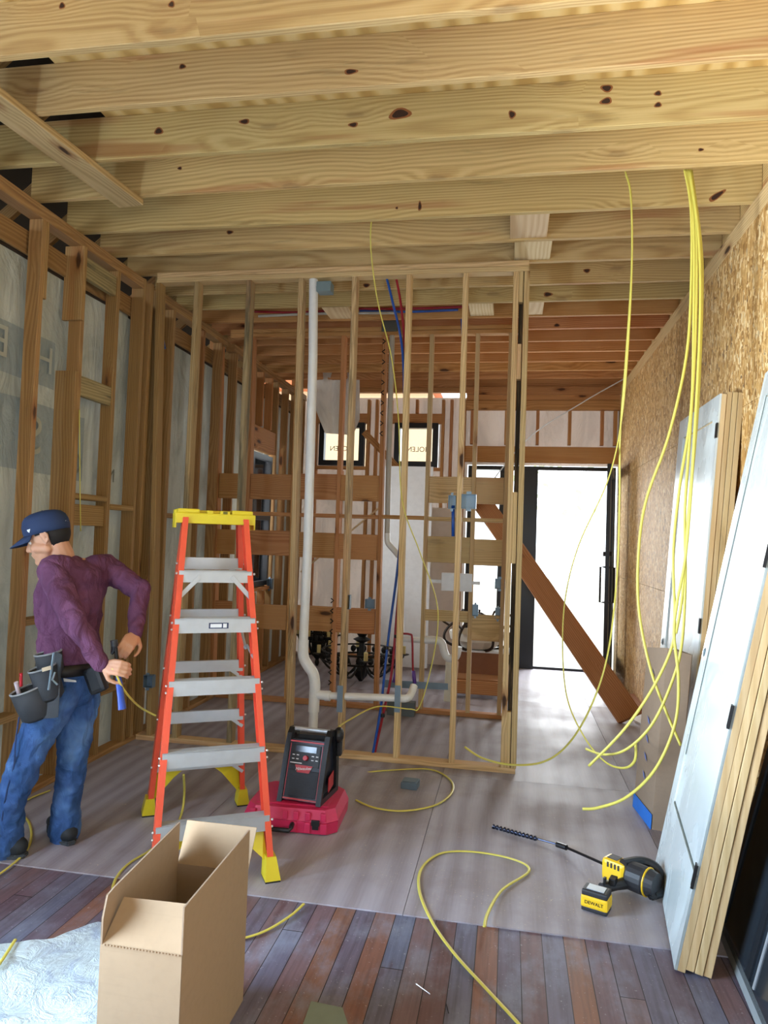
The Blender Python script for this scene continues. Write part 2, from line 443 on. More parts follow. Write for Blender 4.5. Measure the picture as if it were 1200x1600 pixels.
# ============================================================ the setting
JB, JT = 3.61, 3.848          # underside and top of the joists
XL, XR, YF = -2.76, 1.33, 9.2 # inner faces: left studs, right boards, far wall
fl = MB().span((-3.2, -2.2, -.12), (1.6, 9.45, -.006)).build('floor', BOARDS, base=(0, 0, 0)); tag(fl, kind='structure')
xs = [-3.0, -2.84, -1.62, -.402, .82, 1.33]
rows = [(3.04, 4.88, 0), (4.88, 7.32, .0), (7.32, 9.44, .0)]
for y0, y1, sh in rows:
    for a, b in zip(xs[1:], xs[2:]):
        MB().span((a+.0015, y0+.0015, -.006), (b-.0015, y1-.0015, 0)).build('plywood_sheet', PLYF, fl)
# ceiling deck: open to the dark eave left of x = -2.24
ce = MB().span((-2.24, .6, JT), (1.6, 9.4, JT+.018)).build('ceiling', DECK, base=(0, 0, JT)); tag(ce, kind='structure')
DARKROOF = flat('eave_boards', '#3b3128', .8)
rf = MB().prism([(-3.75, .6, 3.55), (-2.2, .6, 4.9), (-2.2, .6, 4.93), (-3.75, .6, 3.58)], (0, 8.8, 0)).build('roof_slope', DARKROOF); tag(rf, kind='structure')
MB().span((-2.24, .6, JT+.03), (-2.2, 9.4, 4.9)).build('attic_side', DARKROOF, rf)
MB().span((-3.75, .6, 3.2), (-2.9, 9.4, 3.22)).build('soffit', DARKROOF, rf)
for k in range(16):
    y = 2.85+k*.406
    lumber('rafter', (-3.5, y, 3.5), (-2.3, y, 4.45), .089, .038, LEFT, rf)
rim = lumber('trim_1', (1.40, .6, 3.73), (1.40, 9.4, 3.73), .24, .038, PINE); tag(rim, kind='structure')

# ---- right wall: boards with seams
mb = MB(); vs = (.9, 3.34, 5.78, 8.22)
for zi, (z0, z1) in enumerate(((0, 1.22), (1.22, 2.44), (2.44, 3.49))):
    ys = [-2.1]+[v+(0 if zi % 2 else -1.22) for v in vs]+[9.3]
    ys = [y for y in ys if -2.1 <= y <= 9.3]
    if zi == 2: ys = [-2.1, .06, 2.5, 4.94, 7.38, 9.3]
    for a, b in zip(ys, ys[1:]): mb.span((XR, a+.0015, z0+.0015), (XR+.011, b-.0015, z1-.0015))
wr = mb.build('wall_right', OSB, base=(XR, 0, 0)); tag(wr, kind='structure')
lumber('bottom_plate', (XR-.02+.06, -2.1, .019), (XR+.04, 9.2, .019), .08, .038, STUD, wr, side=(1, 0, 0))
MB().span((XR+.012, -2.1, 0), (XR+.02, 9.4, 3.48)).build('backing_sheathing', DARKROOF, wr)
lumber('top_plate', (XR+.06, -2.1, 3.55), (XR+.06, 9.2, 3.55), .12, .12, STUD, wr, side=(1, 0, 0))
# wall behind the camera with a window opening
mb = MB()
for x0, x1, z0, z1 in ((-3.2, -.1, 0, 3.9), (.7, 1.6, 0, 3.9), (-.1, .7, 0, .6), (-.1, .7, 2.0, 3.9)): mb.span((x0, -2.02, z0), (x1, -2.0, z1))
wb_ = mb.build('wall_back', OSB, base=(0, -2.01, 0)); tag(wb_, kind='structure')
MB().span((-3.75, -2.0, JT), (1.6, .6, JT+.018)).build('ceiling_extension', DECK, ce)
MB().span((-3.05, -2.0, 3.2), (-2.9, 9.4, 3.24)).build('eave_board', DARKROOF, wl) if 0 else None

# ---- left wall: housewrap stretched outside the studs
def wrapwall():
    m = NT('printed_housewrap'); co = m.coord('Object'); s = m.n('SeparateXYZ'); m.set(s, 0, co)
    f = m.noise(m.scale(co, (3, 3, 1.2)), 1, 5, .6, 1.2)
    c = m.mix(m.step(f, .35, .7), C('#b9bcb2'), C('#94988f'))
    wz = m.math('ADD', s.outputs[2], m.math('MULTIPLY', m.noise(m.scale(co, (1, 1.5, 1.5)), 1, 2), .05))
    for lo, hi in ((2.50, 2.80), (1.95, 2.38)):
        b = m.math('MULTIPLY', m.math('GREATER_THAN', wz, lo), m.math('LESS_THAN', wz, hi))
        b = m.math('MULTIPLY', b, m.math('LESS_THAN', s.outputs[1], 4.05 if lo > 2.2 else 4.4))
        c = m.mix(m.math('MULTIPLY', b, .55), c, C('#66767c'))
    m.bump(m.noise(m.scale(co, (4, 4, 2)), 1, 4, .55, 1.5), .9, .05)
    m.fin(c, .5)
    tr = m.n('BsdfTranslucent'); m.set(tr, 'Color', c); mx = m.n('MixShader'); mx.inputs[0].default_value = .04
    m.t.links.new(m.p.outputs[0], mx.inputs[1]); m.t.links.new(tr.outputs[0], mx.inputs[2]); m.t.links.new(mx.outputs[0], m.out.inputs[0])
    return m.m
PW = wrapwall()
WX = XL-.145
wy0, wy1, wz0, wz1 = 7.30, 7.98, 1.0, 2.5      # window opening in the left wall
def bil(u, v): return Vector((.012*mnoise.noise(Vector((u*9, v*5, 0))), 0, 0))
mb = MB()
ny0, ny1 = .40, 2.20   # near window opening, beside the camera
for a, b, z0, z1, n in ((-2.1, ny0, 0, 3.24, 20), (ny1, wy0, 0, 3.24, 50), (ny0, ny1, 0, .35, 10), (ny0, ny1, 2.35, 3.24, 10), (wy1, 9.3, 0, 3.24, 12), (wy0, wy1, 0, wz0, 6), (wy0, wy1, wz1, 3.24, 6)):
    mb.sheet((WX, a, z0), (WX, b, z0), (WX, a, z1), (WX, b, z1), n, 24 if z1-z0 > 2 else 8, bil)
wl = mb.build('wall_left', PW, base=(WX, 0, 0), smooth_=True); tag(wl, kind='structure')
lumber('header_board', (WX+.03, -2.1, 3.28), (WX+.03, 9.2, 3.28), .14, .02, LEFT, wl)
for nm, yc, zc, ch, sz in (('lettering', 3.44, 2.64, 'BU', .26), ('lettering', 3.40, 2.18, 'M', .34), ('lettering', 3.86, 2.14, 'S', .34), ('lettering', 4.28, 2.02, 'Q', .2), ('lettering', 4.66, 1.98, 'NO', .14), ('lettering', 3.92, 2.63, 'H', .24)):
    text(ch, sz, (WX+.022, yc, zc), Euler((R(90), 0, R(90))).to_matrix(), flat('wrap_print_'+ch, '#b4b9b0' if sz > .22 else '#777d79', .6), wl, mirror=True, ext=.0005)
mb = MB(); 
SD = .089; sx = XL-SD/2
def lstud(y, z1=3.41, mat=LEFT, w=SD, z0=.038, name='stud'):
    return lumber(name, (XL-w/2, y, z0), (XL-w/2, y, z1), w, .038, mat, wl)
for y in (-.4, .36, 2.24, 2.5, 2.9, 3.29, 3.69, 5.35, 5.93, 6.33, 6.71, 7.26, 8.02, 8.4, 8.78, 9.12): lstud(y)
lstud(4.105); lstud(4.507)
lumber('stud_doubler', (XL-.075, 4.075, .038), (XL-.075, 4.075, 2.60), .15, .03, LEFT, wl)
lumber('stud_doubler', (XL-.05, 4.075, 2.93), (XL-.05, 4.075, 3.41), .14, .03, LEFT, wl)
lumber('stud_doubler', (XL-.045, 3.725, 2.95), (XL-.045, 3.725, 3.41), .089, .03, LEFT, wl)
for y in (4.86, 4.97): lstud(y, 3.49, LEFT, .10)
for y in (5.12,): lstud(y, 3.49, LEFT, .12)
for a, b in ((-2.1, 4.84), (5.14, 6.46), (6.62, 9.18)):
    lumber('top_plate', (XL-SD/2, a, 3.43), (XL-SD/2, b, 3.43), SD, .038, LEFT, wl, side=(1, 0, 0))
    lumber('top_plate', (XL-SD/2, a, 3.469), (XL-SD/2, b, 3.469), SD, .038, LEFT, wl, side=(1, 0, 0))
lumber('bottom_plate', (XL-SD/2, -2.1, .019), (XL-SD/2, 9.18, .019), SD, .038, LEFT, wl, side=(1, 0, 0))
lumber('blocking', (XL-.03, 4.12, 3.30), (XL-.03, 4.49, 3.30), .14, .038, GREYW, wl)
lumber('blocking', (XL-.03, 4.12, 2.52), (XL-.03, 4.49, 2.52), .13, .04, GREYW, wl)
for a, b, z in ((4.12, 4.49, 1.80), (4.53, 4.84, 1.75), (3.71, 4.06, 1.03), (4.53, 4.84, .45), (5.37, 5.91, 1.72), (3.31, 3.67, .5), (5.95, 6.31, 1.68)):
    lumber('blocking', (XL-SD/2, a, z), (XL-SD/2, b, z), SD, .038, LEFT, wl, side=(1, 0, 0))
lumber('blocking', (XL-.04, 4.12, 1.68), (XL-.04, 4.49, 1.68), .14, .038, LEFT, wl)
lumber('window_header', (XL-SD/2, wy0-.02, 2.66), (XL-SD/2, wy1+.02, 2.66), .26, .07, REAR, wl)
lumber('window_sill_plate', (XL-SD/2, wy0-.02, .97), (XL-SD/2, wy1+.02, .97), .10, .038, REAR, wl, side=(1, 0, 0))
for y in (7.5, 7.8):
    lumber('cripple_stud', (XL-SD/2, y, .04), (XL-SD/2, y, .94), SD, .038, REAR, wl)
    lumber('cripple_stud', (XL-SD/2, y, 2.8), (XL-SD/2, y, 3.41), SD, .038, REAR, wl)

def window(name, P0, du, w, h, depth=.07, fw=.05, mull=False, label=None):
    """frame round an opening; du = unit vector along the width"""
    du = Vector(du); nrm = Vector((0, 0, 1)).cross(du); P0 = Vector(P0)
    mb = MB(); rot = Matrix((( du.x, nrm.x, 0), (du.y, nrm.y, 0), (0, 0, 1)))
    def bx(u, v, su, sv, d=depth): mb.box(P0+du*u+Vector((0, 0, v)), (su, d, sv), rot.to_4x4())
    bx(fw/2, h/2, fw, h); bx(w-fw/2, h/2, fw, h); bx(w/2, fw/2, w-2*fw, fw); bx(w/2, h-fw/2, w-2*fw, fw)
    if mull: bx(w/2, h*.52, w-2*fw, fw)
    o = mb.build(name, BLACKM, base=P0); tag(o, kind='structure')
    g = MB().box(P0+du*(w/2)+Vector((0, 0, h/2)), (w-2*fw, .006, h-2*fw), rot.to_4x4()).build('pane', GLASS, o)
    return o
window('window_4', (XL-.07, ny0+.02, .35), (0, 1, 0), 1.76, 2.0, .10, .055)
window('window_1', (XL-.07, wy0+.02, 1.0), (0, 1, 0), .64, 1.5, .10, .055, True)
w2 = window('window_2', (-2.57, YF+.05, 2.55), (1, 0, 0), .62, .58, .10, .07)
w3 = window('window_3', (-1.54, YF+.05, 2.55), (1, 0, 0), .58, .58, .10, .07)
PRINT = flat('grey_window_print', '#6e5d50', .6)
for w, x in ((w2, -2.27), (w3, -1.22)): text('HOLEN', .095, (x, YF+.045, 2.78), (R(90), 0, 0), PRINT, w, mirror=True)

# ---- far wall
FW = wrap('far_wall_housewrap', .10, '#e6d8cc')
mb = MB()
for x0, x1, z0, z1 in ((-2.95, -2.57, 0, 3.49), (-2.57, -1.95, 0, 2.55), (-2.57, -1.95, 3.13, 3.49), (-1.95, -1.54, 0, 3.49), (-1.54, -.96, 0, 2.55), (-1.54, -.96, 3.13, 3.49), (-.96, -.57, 0, 3.49), (-.57, 1.36, 2.6, 3.6)):
    mb.sheet((x0, YF+.14, z0), (x1, YF+.14, z0), (x0, YF+.14, z1), (x1, YF+.14, z1), 8, 10, lambda u, v: Vector((0, .01*mnoise.noise(Vector((u*4, v*6, 1))), 0)))
wf = mb.build('wall_far', FW, base=(0, YF+.14, 0), smooth_=True); tag(wf, kind='structure')
def fb(name, x0, z0, x1, z1, w, t=.038, mat=REAR, side=(0, 1, 0), y=YF+.045): return lumber(name, (x0, y, z0), (x1, y, z1), w, t, mat, wf, side=side)
for x in (-2.72, -2.62, -1.90, -1.79, -1.60, -.90, -.79, -.62):
    fb('stud', x, .04, x, 3.44, .089, mat=REAR, side=(0, 1, 0))
for x in (-2.25, -1.25): fb('cripple_stud', x, .04, x, 2.48, .089); fb('cripple_stud', x, 3.26, x, 3.44, .089)
for a, b in ((-2.60, -1.92), (-1.58, -.92)):
    fb('window_header', a, 3.19, b, 3.19, .13, .06, side=(0, 0, 1)); fb('window_sill_plate', a, 2.52, b, 2.52, .089, .04)
fb('top_plate', -2.76, 3.57, 1.3, 3.57, .089, .06)
fb('rim_board', -3.0, 3.725, 1.4, 3.725, .25, .05, side=(0, 0, 1), y=YF+.06); fb('top_plate', -.6, 3.55, 1.33, 3.55, .10, .10, side=(0, 0, 1), y=YF+.02)
fb('door_header', -.6, 2.73, 1.33, 2.73, .21, .05, side=(0, 0, 1))
for x in (-.52, -.08, .32, .72, 1.12, 1.28): fb('cripple_stud', x, 2.86, x, 3.30, .089)
fb('top_beam', -.6, 3.37, 1.33, 3.37, .12, .09, side=(0, 0, 1)); fb('top_beam', -.6, 3.48, 1.33, 3.48, .09, .07, side=(0, 0, 1))
fb('bottom_plate', -2.76, .019, -.6, .019, .089)
fb('let_in_brace', -2.75, 1.1, -1.7, 2.0, .02, .04, PALEW, side=(0, 0, 1), y=YF-.01)
fb('let_in_brace', -1.95, 3.0, -1.45, 2.5, .085, .03, REAR, side=(0, 0, 1), y=YF-.01)

# entry: black frame, side light, open leaf
mb = MB(); D0, D1, DT = -.55, 1.30, 2.58
mb.span((D0, YF+.02, DT-.05), (D1, YF+.14, DT)); mb.span((D0, YF+.02, 0), (D0+.06, YF+.14, DT-.05)); mb.span((D1-.05, YF+.02, 0), (D1, YF+.14, DT-.05))
mb.span((.06, YF+.0, 0), (.34, YF+.12, DT-.05)); mb.span((D0+.06, YF+.04, 0), (D1-.05, YF+.14, .03))
mb.span((D0+.06, YF+.05, .03), (.06, YF+.11, .26)); mb.span((-.14, YF+.05, .26), (-.06, YF+.11, DT-.05))
dr = mb.build('door_1', BLACKM, base=((D0+D1)/2, YF+.08, 0)); tag(dr, kind='structure')
MB().span((D0+.06, YF+.075, .26), (-.14, YF+.081, DT-.05)).build('side_light_pane', GLASS, dr)
MB().span((-.06, YF+.075, .26), (.06, YF+.081, DT-.05)).build('side_light_pane', GLASS, dr)
hinge, free = Vector((1.255, 9.17, 0)), Vector((1.10, 8.33, 0))
du = (free-hinge); LW = du.length; du.normalize(); nn = Vector((-du.y, du.x, 0))
rot = Matrix(((du.x, nn.x, 0), (du.y, nn.y, 0), (0, 0, 1))).to_4x4()
mb = MB()
def lb(u, z, su, sz, d=.045): mb.box(hinge+du*u+Vector((0, 0, z)), (su, d, sz), rot)
lb(.05, 1.28, .10, 2.5); lb(LW-.05, 1.28, .10, 2.5); lb(LW/2, .16, LW-.2, .26); lb(LW/2, 2.47, LW-.2, .12)
leaf = mb.build('door_leaf', BLACKM, dr)
m_ = MB().box(hinge+du*LW/2+Vector((0, 0, 1.35)), (LW-.2, .008, 2.12), rot).build('leaf_pane', GLASS, leaf)
mb = MB()
for s in (1, -1):
    p = hinge+du*(LW-.05)
    mb.tube([p+nn*s*.02+Vector((0, 0, .95)), p+nn*s*.075+Vector((0, 0, .95)), p+nn*s*.075+Vector((0, 0, 1.35)), p+nn*s*.02+Vector((0, 0, 1.35))], .013, 8)
mb.cyl(p+nn*.05+Vector((0, 0, 1.5)), p-nn*.05+Vector((0, 0, 1.5)), .028)
mb.build('pull_handle', BLACK, leaf)

# ---- outside, seen through door and windows
GR = flat('outside_gravel', '#dcd9cc', .9); LEAF = flat('glare_pale_leaves', '#cfe0b0', .6)  # leaves, bark and ground kept pale, outdoor overexposure is in their colour
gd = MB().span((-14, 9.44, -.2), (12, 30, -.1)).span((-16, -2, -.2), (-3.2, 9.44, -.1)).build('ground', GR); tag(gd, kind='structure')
hs = empty('neighbouring_house', (-3.5, 17, -.1), 'tan boarded house with orange roof seen through the two small high windows', 'house')
TAN = flat('tan_siding', '#cdb08c', .8); ROOFO = flat('orange_roof', '#b8653a', .8)
MB().span((-8.5, 16.5, -.1), (-1.9, 17.5, 5.2)).build('wall', TAN, hs)
MB().prism([(-8.8, 16.2, 5.1), (-5.2, 16.2, 7.0), (-1.7, 16.2, 5.1)], (0, 1.6, 0)).build('roof', ROOFO, hs)
MB().span((-6.2, 16.45, 3.2), (-5.4, 16.5, 4.4)).build('window', WHITEP, hs)
MB().span((-3.4, 16.45, 3.1), (-2.5, 16.5, 4.3)).build('window', WHITEP, hs)
tr = empty('tree', (1.4, 24, -.1), 'washed-out green tree far outside the open entry door', 'tree')
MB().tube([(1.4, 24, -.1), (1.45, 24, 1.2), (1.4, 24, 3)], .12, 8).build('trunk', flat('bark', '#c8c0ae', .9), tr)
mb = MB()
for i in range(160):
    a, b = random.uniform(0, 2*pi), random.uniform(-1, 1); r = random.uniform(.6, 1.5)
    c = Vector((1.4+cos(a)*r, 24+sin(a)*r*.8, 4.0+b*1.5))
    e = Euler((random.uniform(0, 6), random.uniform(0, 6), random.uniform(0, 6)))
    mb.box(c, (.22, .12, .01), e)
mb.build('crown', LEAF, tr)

# ============================================================ ceiling joists (each board its own thing)
JY = [2.65, 3.04, 3.48, 3.88, 4.34, 4.74, 5.12, 5.57, 5.96, 6.36, 6.74, 7.15, 7.55, 7.96, 8.38, 8.78]
JL = ['bare pine ceiling joist nearest the camera, cut by the top edge of the photo',
 'pine ceiling joist with a long red-brown streak, second from the top of the photo',
 'pine ceiling joist with large paired dark knots, third from the top of the photo',
 'pine ceiling joist with pale oval grain, its underside dropping long yellow cables',
 'pine ceiling joist with a dark knot at its right end, before the pale ceiling blocks',
 'pine ceiling joist between the two pale flat blocks, sixth from the camera',
 'pine ceiling joist resting right behind the top plate of the near stud partition',
 'pine ceiling joist first one wholly behind the near stud partition',
 'pine ceiling joist at the front edge of the small blocks above the rear partition',
 'pine ceiling joist directly above the top plate of the rear stud partition',
 'orange-lit ceiling joist first beyond the rear stud partition',
 'orange-lit ceiling joist second beyond the rear stud partition',
 'orange-lit ceiling joist third beyond the rear stud partition',
 'orange-lit ceiling joist fourth beyond the rear stud partition',
 'orange-lit ceiling joist second from the far wall',
 'orange-lit ceiling joist closest to the far wall with the entry door']
JO = []
for i, (y, lab) in enumerate(zip(JY, JL)):
    z = (JB+JT)/2; x0 = -3.05 if i > 3 else -2.98
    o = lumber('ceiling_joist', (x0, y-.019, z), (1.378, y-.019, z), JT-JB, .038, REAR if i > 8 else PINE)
    tag(o, lab, 'ceiling joist', 'pine joists across the ceiling'); JO.append(o)
lumber('trim_2', (-3.02, .6, JB-.02), (-3.02, 9.3, JB-.02), .1, .04, LEFT, side=(1, 0, 0))['kind'] = 'structure'
# the large knots of the nearer joists, where the boards have them
KD, KR = flat('dark_knot_wood', '#3a2213', .8), flat('brown_knot_ring', '#91592c', .75)
for i, px, py, rx, rz, tl in ((0, 97, 9, .010, .010, 0), (0, 268, 7, .010, .010, 0), (1, 548, 112, .022, .009, 0), (1, 285, 104, .012, .009, 0), (2, 625, 178, .040, .020, 5), (2, 948, 138, .020, .013, -10),
        (2, 947, 158, .020, .012, 10), (2, 800, 179, .012, .015, 20), (2, 1028, 164, .012, .009, 10), (2, 1028, 146, .012, .009, 0), (2, 382, 190, .020, .010, 0), (2, 248, 205, .018, .014, 0),
        (2, 552, 195, .018, .009, 0), (3, 281, 263, .010, .007, 0), (3, 1095, 234, .010, .006, 0), (4, 1120, 306, .038, .012, 35), (4, 656, 322, .008, .022, 0), (4, 620, 325, .006, .006, 0), (5, 359, 363, .018, .010, 0), (5, 650, 340, .01, .008, 0),
        (7, 917, 423, .018, .012, 0), (8, 856, 460, .026, .014, 0), (7, 572, 462, .02, .012, 0), (10, 870, 512, .02, .012, 0)):
    yf = JY[i]-.038; c = at(px, py, Y=yf)
    if not JB+.012 < c.z < JT-.012: c.z = min(max(c.z, JB+.03), JT-.03)
    for k_, m_, d_ in ((1.45, KR, .0006), (1.0, KD, .0012)):
        P = []
        for j in range(18):
            a = 2*pi*j/18; w_ = 1+.12*sin(3*a+px)
            x_, z_ = cos(a)*rx*k_*w_, sin(a)*rz*k_*w_; t_ = R(tl)
            P.append((c.x+x_*cos(t_)-z_*sin(t_), yf-d_, c.z+x_*sin(t_)+z_*cos(t_)))
        ko = MB().prism(P, (0, d_+.0005, 0)).build('knot' if k_ == 1.0 else 'knot_ring', m_, JO[i])
# flat blocks nailed between joists
for (x0, x1, y0, y1, lab) in ((-.05, .19, 4.345, 4.70, 'wide pale flat wood block between joists, just above the end of the near partition'),
                              (-.02, .23, 4.745, 5.08, 'pale flat wood block touching the end of the near partition top plate'),
                              (.10, .235, 5.965, 6.32, 'bright flat wood block right of the double end post, near the rear partition'),
                              (-1.70, -1.46, 5.965, 6.32, 'pale flat wood block above the rear partition, right of the white vertical pipe'),
                              (-.40, -.19, 5.965, 6.32, 'pale flat wood block above the rear partition, left of the double end post')):
    o = lumber('ceiling_block', ((x0+x1)/2, y0, JB+.03), ((x0+x1)/2, y1, JB+.03), x1-x0, .038, PALEW, side=(1, 0, 0)); tag(o, lab, 'wood block', 'flat blocks between the ceiling joists')
# brace nailed below the joists, top left
a = at(-60, 118, Z=3.585); b = at(205, 318, Z=3.585)
br = lumber('ceiling_brace', a, b, .17, .038, GREYW if 0 else STUD, side=(1, .2, 0)); tag(br, 'rough pine brace board nailed diagonally under the joists in the upper left corner', 'wood brace')

# ============================================================ near stud partition
Y1 = 5.02
pf = empty('stud_partition', (-1.33, Y1+.045, 0), 'nearer open stud partition wall carrying the white drain pipe and red and blue tubes', 'stud wall')
def pl(name, x0, z0, x1, z1, w, t, mat=STUD, side=(0, 1, 0), par=pf, y=None):
    return lumber(name, (x0, y if y else Y1+.0445, z0), (x1, y if y else Y1+.0445, z1), w, t, mat, par, side)
pl('bottom_plate', XL+.005, .019, .085, .019, .089, .038)
pl('top_plate', XL+.005, 3.541, .085, 3.541, .089, .038); pl('top_plate', XL+.005, 3.581, .085, 3.581, .089, .038)
def studpx(t, b, mat=STUD, par=pf, Yf=Y1, zt=3.52, zb=.038, w=.089, th=.038, name='stud'):
    """stud with top / bottom centre seen at pixels t and b in the plane Yf"""
    xt = at(*t, Y=Yf).x; xb = at(*b, Y=Yf).x
    return lumber(name, (xb, Yf+w/2, zb), (xt, Yf+w/2, zt), w, th, mat, par, side=(0, 1, 0))
STUDS = [((247, 440), (232, 1140), LEFT), ((307, 440), (272, 1140), WSTUD), ((389, 436), (357, 1160), GREYW), ((470, 436), (449, 1160), WSTUD), ((554, 432), (530, 1180), WSTUD),
         ((639, 432), (618, 1183), STUD), ((728, 425), (705, 1190), STUD), ((807, 420), (786, 1200), STUD), ((824, 418), (802, 1203), STUD)]
for t, b, m_ in STUDS: studpx(t, b, m_)
for (z0, z1) in ((.04, .42), (1.45, 1.95), (2.75, 3.0), (3.3, 3.52)):
    x = at(816, 420, Y=Y1).x-.002
    lumber('spacer_block', (x-.003, Y1+.028, z0), (x-.003, Y1+.028, z1), .05, .030, STUD, pf, side=(0, 1, 0))
xg = (at(816, 420, Y=Y1).x+at(794, 1201, Y=Y1).x)/2
lumber('recessed_stud', (xg, Y1+.072, .04), (xg, Y1+.072, 3.52), .03, .03, DARKW, pf, side=(0, 1, 0))
# ============================================================ rear stud partition
Y2 = 6.5
pr = empty('stud_partition', (-1.4, Y2+.045, 0), 'rear open stud partition wall with three rows of wide plank blocking', 'stud wall')
def pl2(*a, **k): return pl(*a, par=pr, y=Y2+.0445, mat=k.pop('mat', REAR), **k)
pl2('bottom_plate', XL+.005, .019, .06, .019, .089, .038)
pl2('top_plate', XL+.005, 3.535, .06, 3.535, .089, .038); pl2('top_plate', XL+.005, 3.576, .06, 3.576, .089, .038)
MARK = wood('marked_stud_wood', '#a9774c', '#98673e', '#6e4526', weather=.0)
RS = [((331, 520), (316, 1090), REAR), ((344, 520), (329, 1090), REAR), ((394, 520), (378, 1095), REAR), ((466, 520), (446, 1100), REAR), ((537, 520), (517, 1105), REAR),
      ((601, 520), (586, 1110), REAR), ((675, 515), (656, 1115), STUD), ((747, 515), (730, 1120), STUD), ((799, 512), (779, 1130), STUD)]
XS = []
for t, b, m_ in RS:
    o = studpx(t, b, m_, pr, Y2, 3.516); XS.append((at(*t, Y=Y2).x+at(*b, Y=Y2).x)/2)
for (i, j) in ((1, 2), (2, 3), (3, 4), (4, 5), (6, 7), (7, 8)):
    for z0, z1, th in ((1.94, 2.185, .038), (1.385, 1.625, .038), (.69, .925, .038)):
        dz = random.uniform(-.01, .01)
        if (i, z0) == (6, .69): 
            lumber('plank_blocking', (XS[i]+.02, Y2+.03, .90), (XS[j]-.02, Y2+.03, .90), .10, th, STUD, pr); continue
        lumber('plank_blocking', (XS[i]+.02, Y2+.03, (z0+z1)/2+dz), (XS[j]-.02, Y2+.03, (z0+z1)/2+dz), z1-z0, th, REAR if i < 6 else STUD, pr)
    lumber('flat_blocking', (XS[i]+.02, Y2+.045, 1.79), (XS[j]-.02, Y2+.045, 1.79), .089, .036, REAR if i < 6 else STUD, pr, side=(0, 1, 0))
lumber('flat_blocking', (XS[5]+.02, Y2+.045, 1.795), (XS[6]-.02, Y2+.045, 1.795), .089, .036, REAR, pr, side=(0, 1, 0))
# black spray marks on two of its studs
SPRAY = flat('black_spray_paint', '#15130f', .8)
mb = MB()
for px, y0, y1 in ((600, 535, 680), (519, 940, 1085)):
    y = y0; k = 0
    while y < y1:
        p = at(px-(y-y0)*.03, y, Y=Y2-.0015); s = 1 if k % 2 else -1
        mb.tube([p+Vector((s*.012, 0, .03)), p+Vector((-s*.014, 0, .01)), p+Vector((s*.012, 0, -.012))], .006, 6); y += 16; k += 1
mb.split('spray_mark', SPRAY, pr)
# ============================================================ stepladder
FR, FL_ = Vector((-1.036, 3.209, 0)), Vector((-1.51, 2.92, 0))
RR_, RL_ = Vector((-1.503, 4.036, 0)), Vector((-1.968, 3.74, 0))
lu = (FR-FL_).normalized(); CT = Vector((-1.517, 3.465, 1.66))
lv = Vector((-lu.y, lu.x, 0))                     # towards the rear
TFR, TFL = CT+lu*.165-lv*.05, CT-lu*.165-lv*.05; TRR, TRL = CT+lu*.155+lv*.055, CT-lu*.155+lv*.055
lad = empty('stepladder', ((FR+RL_)/2).to_tuple(), 'orange fibreglass stepladder with aluminium steps and yellow top standing open', 'ladder')
def rail(F, T, inward, name, z0=.05):
    d = (T-F).normalized(); a = F+(T-F)*(z0/T.z); n = lu*inward; v = d.cross(n).normalized()
    mb = MB(); W_, w_ = .074, .028
    prof = [(0, -W_/2), (w_, -W_/2), (w_, -W_/2+.006), (.006, -W_/2+.006), (.006, W_/2-.006), (w_, W_/2-.006), (w_, W_/2), (0, W_/2)]
    mb.prism([a+n*p+v*q for p, q in prof], T-a)
    return mb.build(name, ORANGE, lad)
for F, T, s in ((FR, TFR, -1), (FL_, TFL, 1)): rail(F, T, s, 'front_rail')
for F, T, s in ((RR_, TRR, -1), (RL_, TRL, 1)): rail(F, T, s, 'rear_rail')
rot3 = Matrix(((lu.x, lv.x, 0), (lu.y, lv.y, 0), (0, 0, 1))).to_4x4()
def onrail(F, T, z): return F+(T-F)*(z/T.z)
for z in (.245, .545, .855, 1.14, 1.375):
    a, b = onrail(FL_, TFL, z), onrail(FR, TFR, z); c = (a+b)/2; L = (b-a).length-.012; hh = .058 if z > 1.3 else .07
    mb = MB().box(c-lv*.034, (L, .004, hh), rot3).box(c+lv*.03, (L, .004, hh*.7), rot3).box(c-lv*.002+Vector((0, 0, hh/2-.003)), (L, .068, .005), rot3)
    for k in range(6): mb.box(c-lv*(.026-.01*k)+Vector((0, 0, hh/2+.0008)), (L, .003, .002), rot3)
    st = mb.build('step', ALU, lad)
    mb = MB()
    for s in (1, -1):
        for dz in (.016, -.016):
            if z > 1.3 and dz < 0: continue
            mb.ball(c+lu*s*(L/2+.012)-lv*.036+Vector((0, 0, dz)), .006, 8)
    mb.split('rivet', RIVET, st)
    if z > 1.3:
        for s in (1, -1):
            p = c+lu*s*(L/2-.10)-lv*.038; q = c+lu*s*(L/2+.004)-lv*.04-Vector((0, 0, .11)); d = (q-p)
            lumber('diagonal_strut', p, q, .022, .004, ALU, st, side=Vector((0, 0, 1)), ch=.0005)
    if abs(z-1.14) < .01:
        LBL = flat('white_sticker', '#e8ecf0', .5); LBB = flat('dark_blue_sticker', '#25365e', .5)
        s1 = MB().box(c+lu*.015-lv*.0368, (.095, .001, .028), rot3).build('sticker', LBB, st)
        MB().box(c+lu*.002-lv*.0377, (.055, .0006, .018), rot3).box(c+lu*.045-lv*.0377, (.018, .0006, .02), rot3).build('sticker_print', LBL, s1)
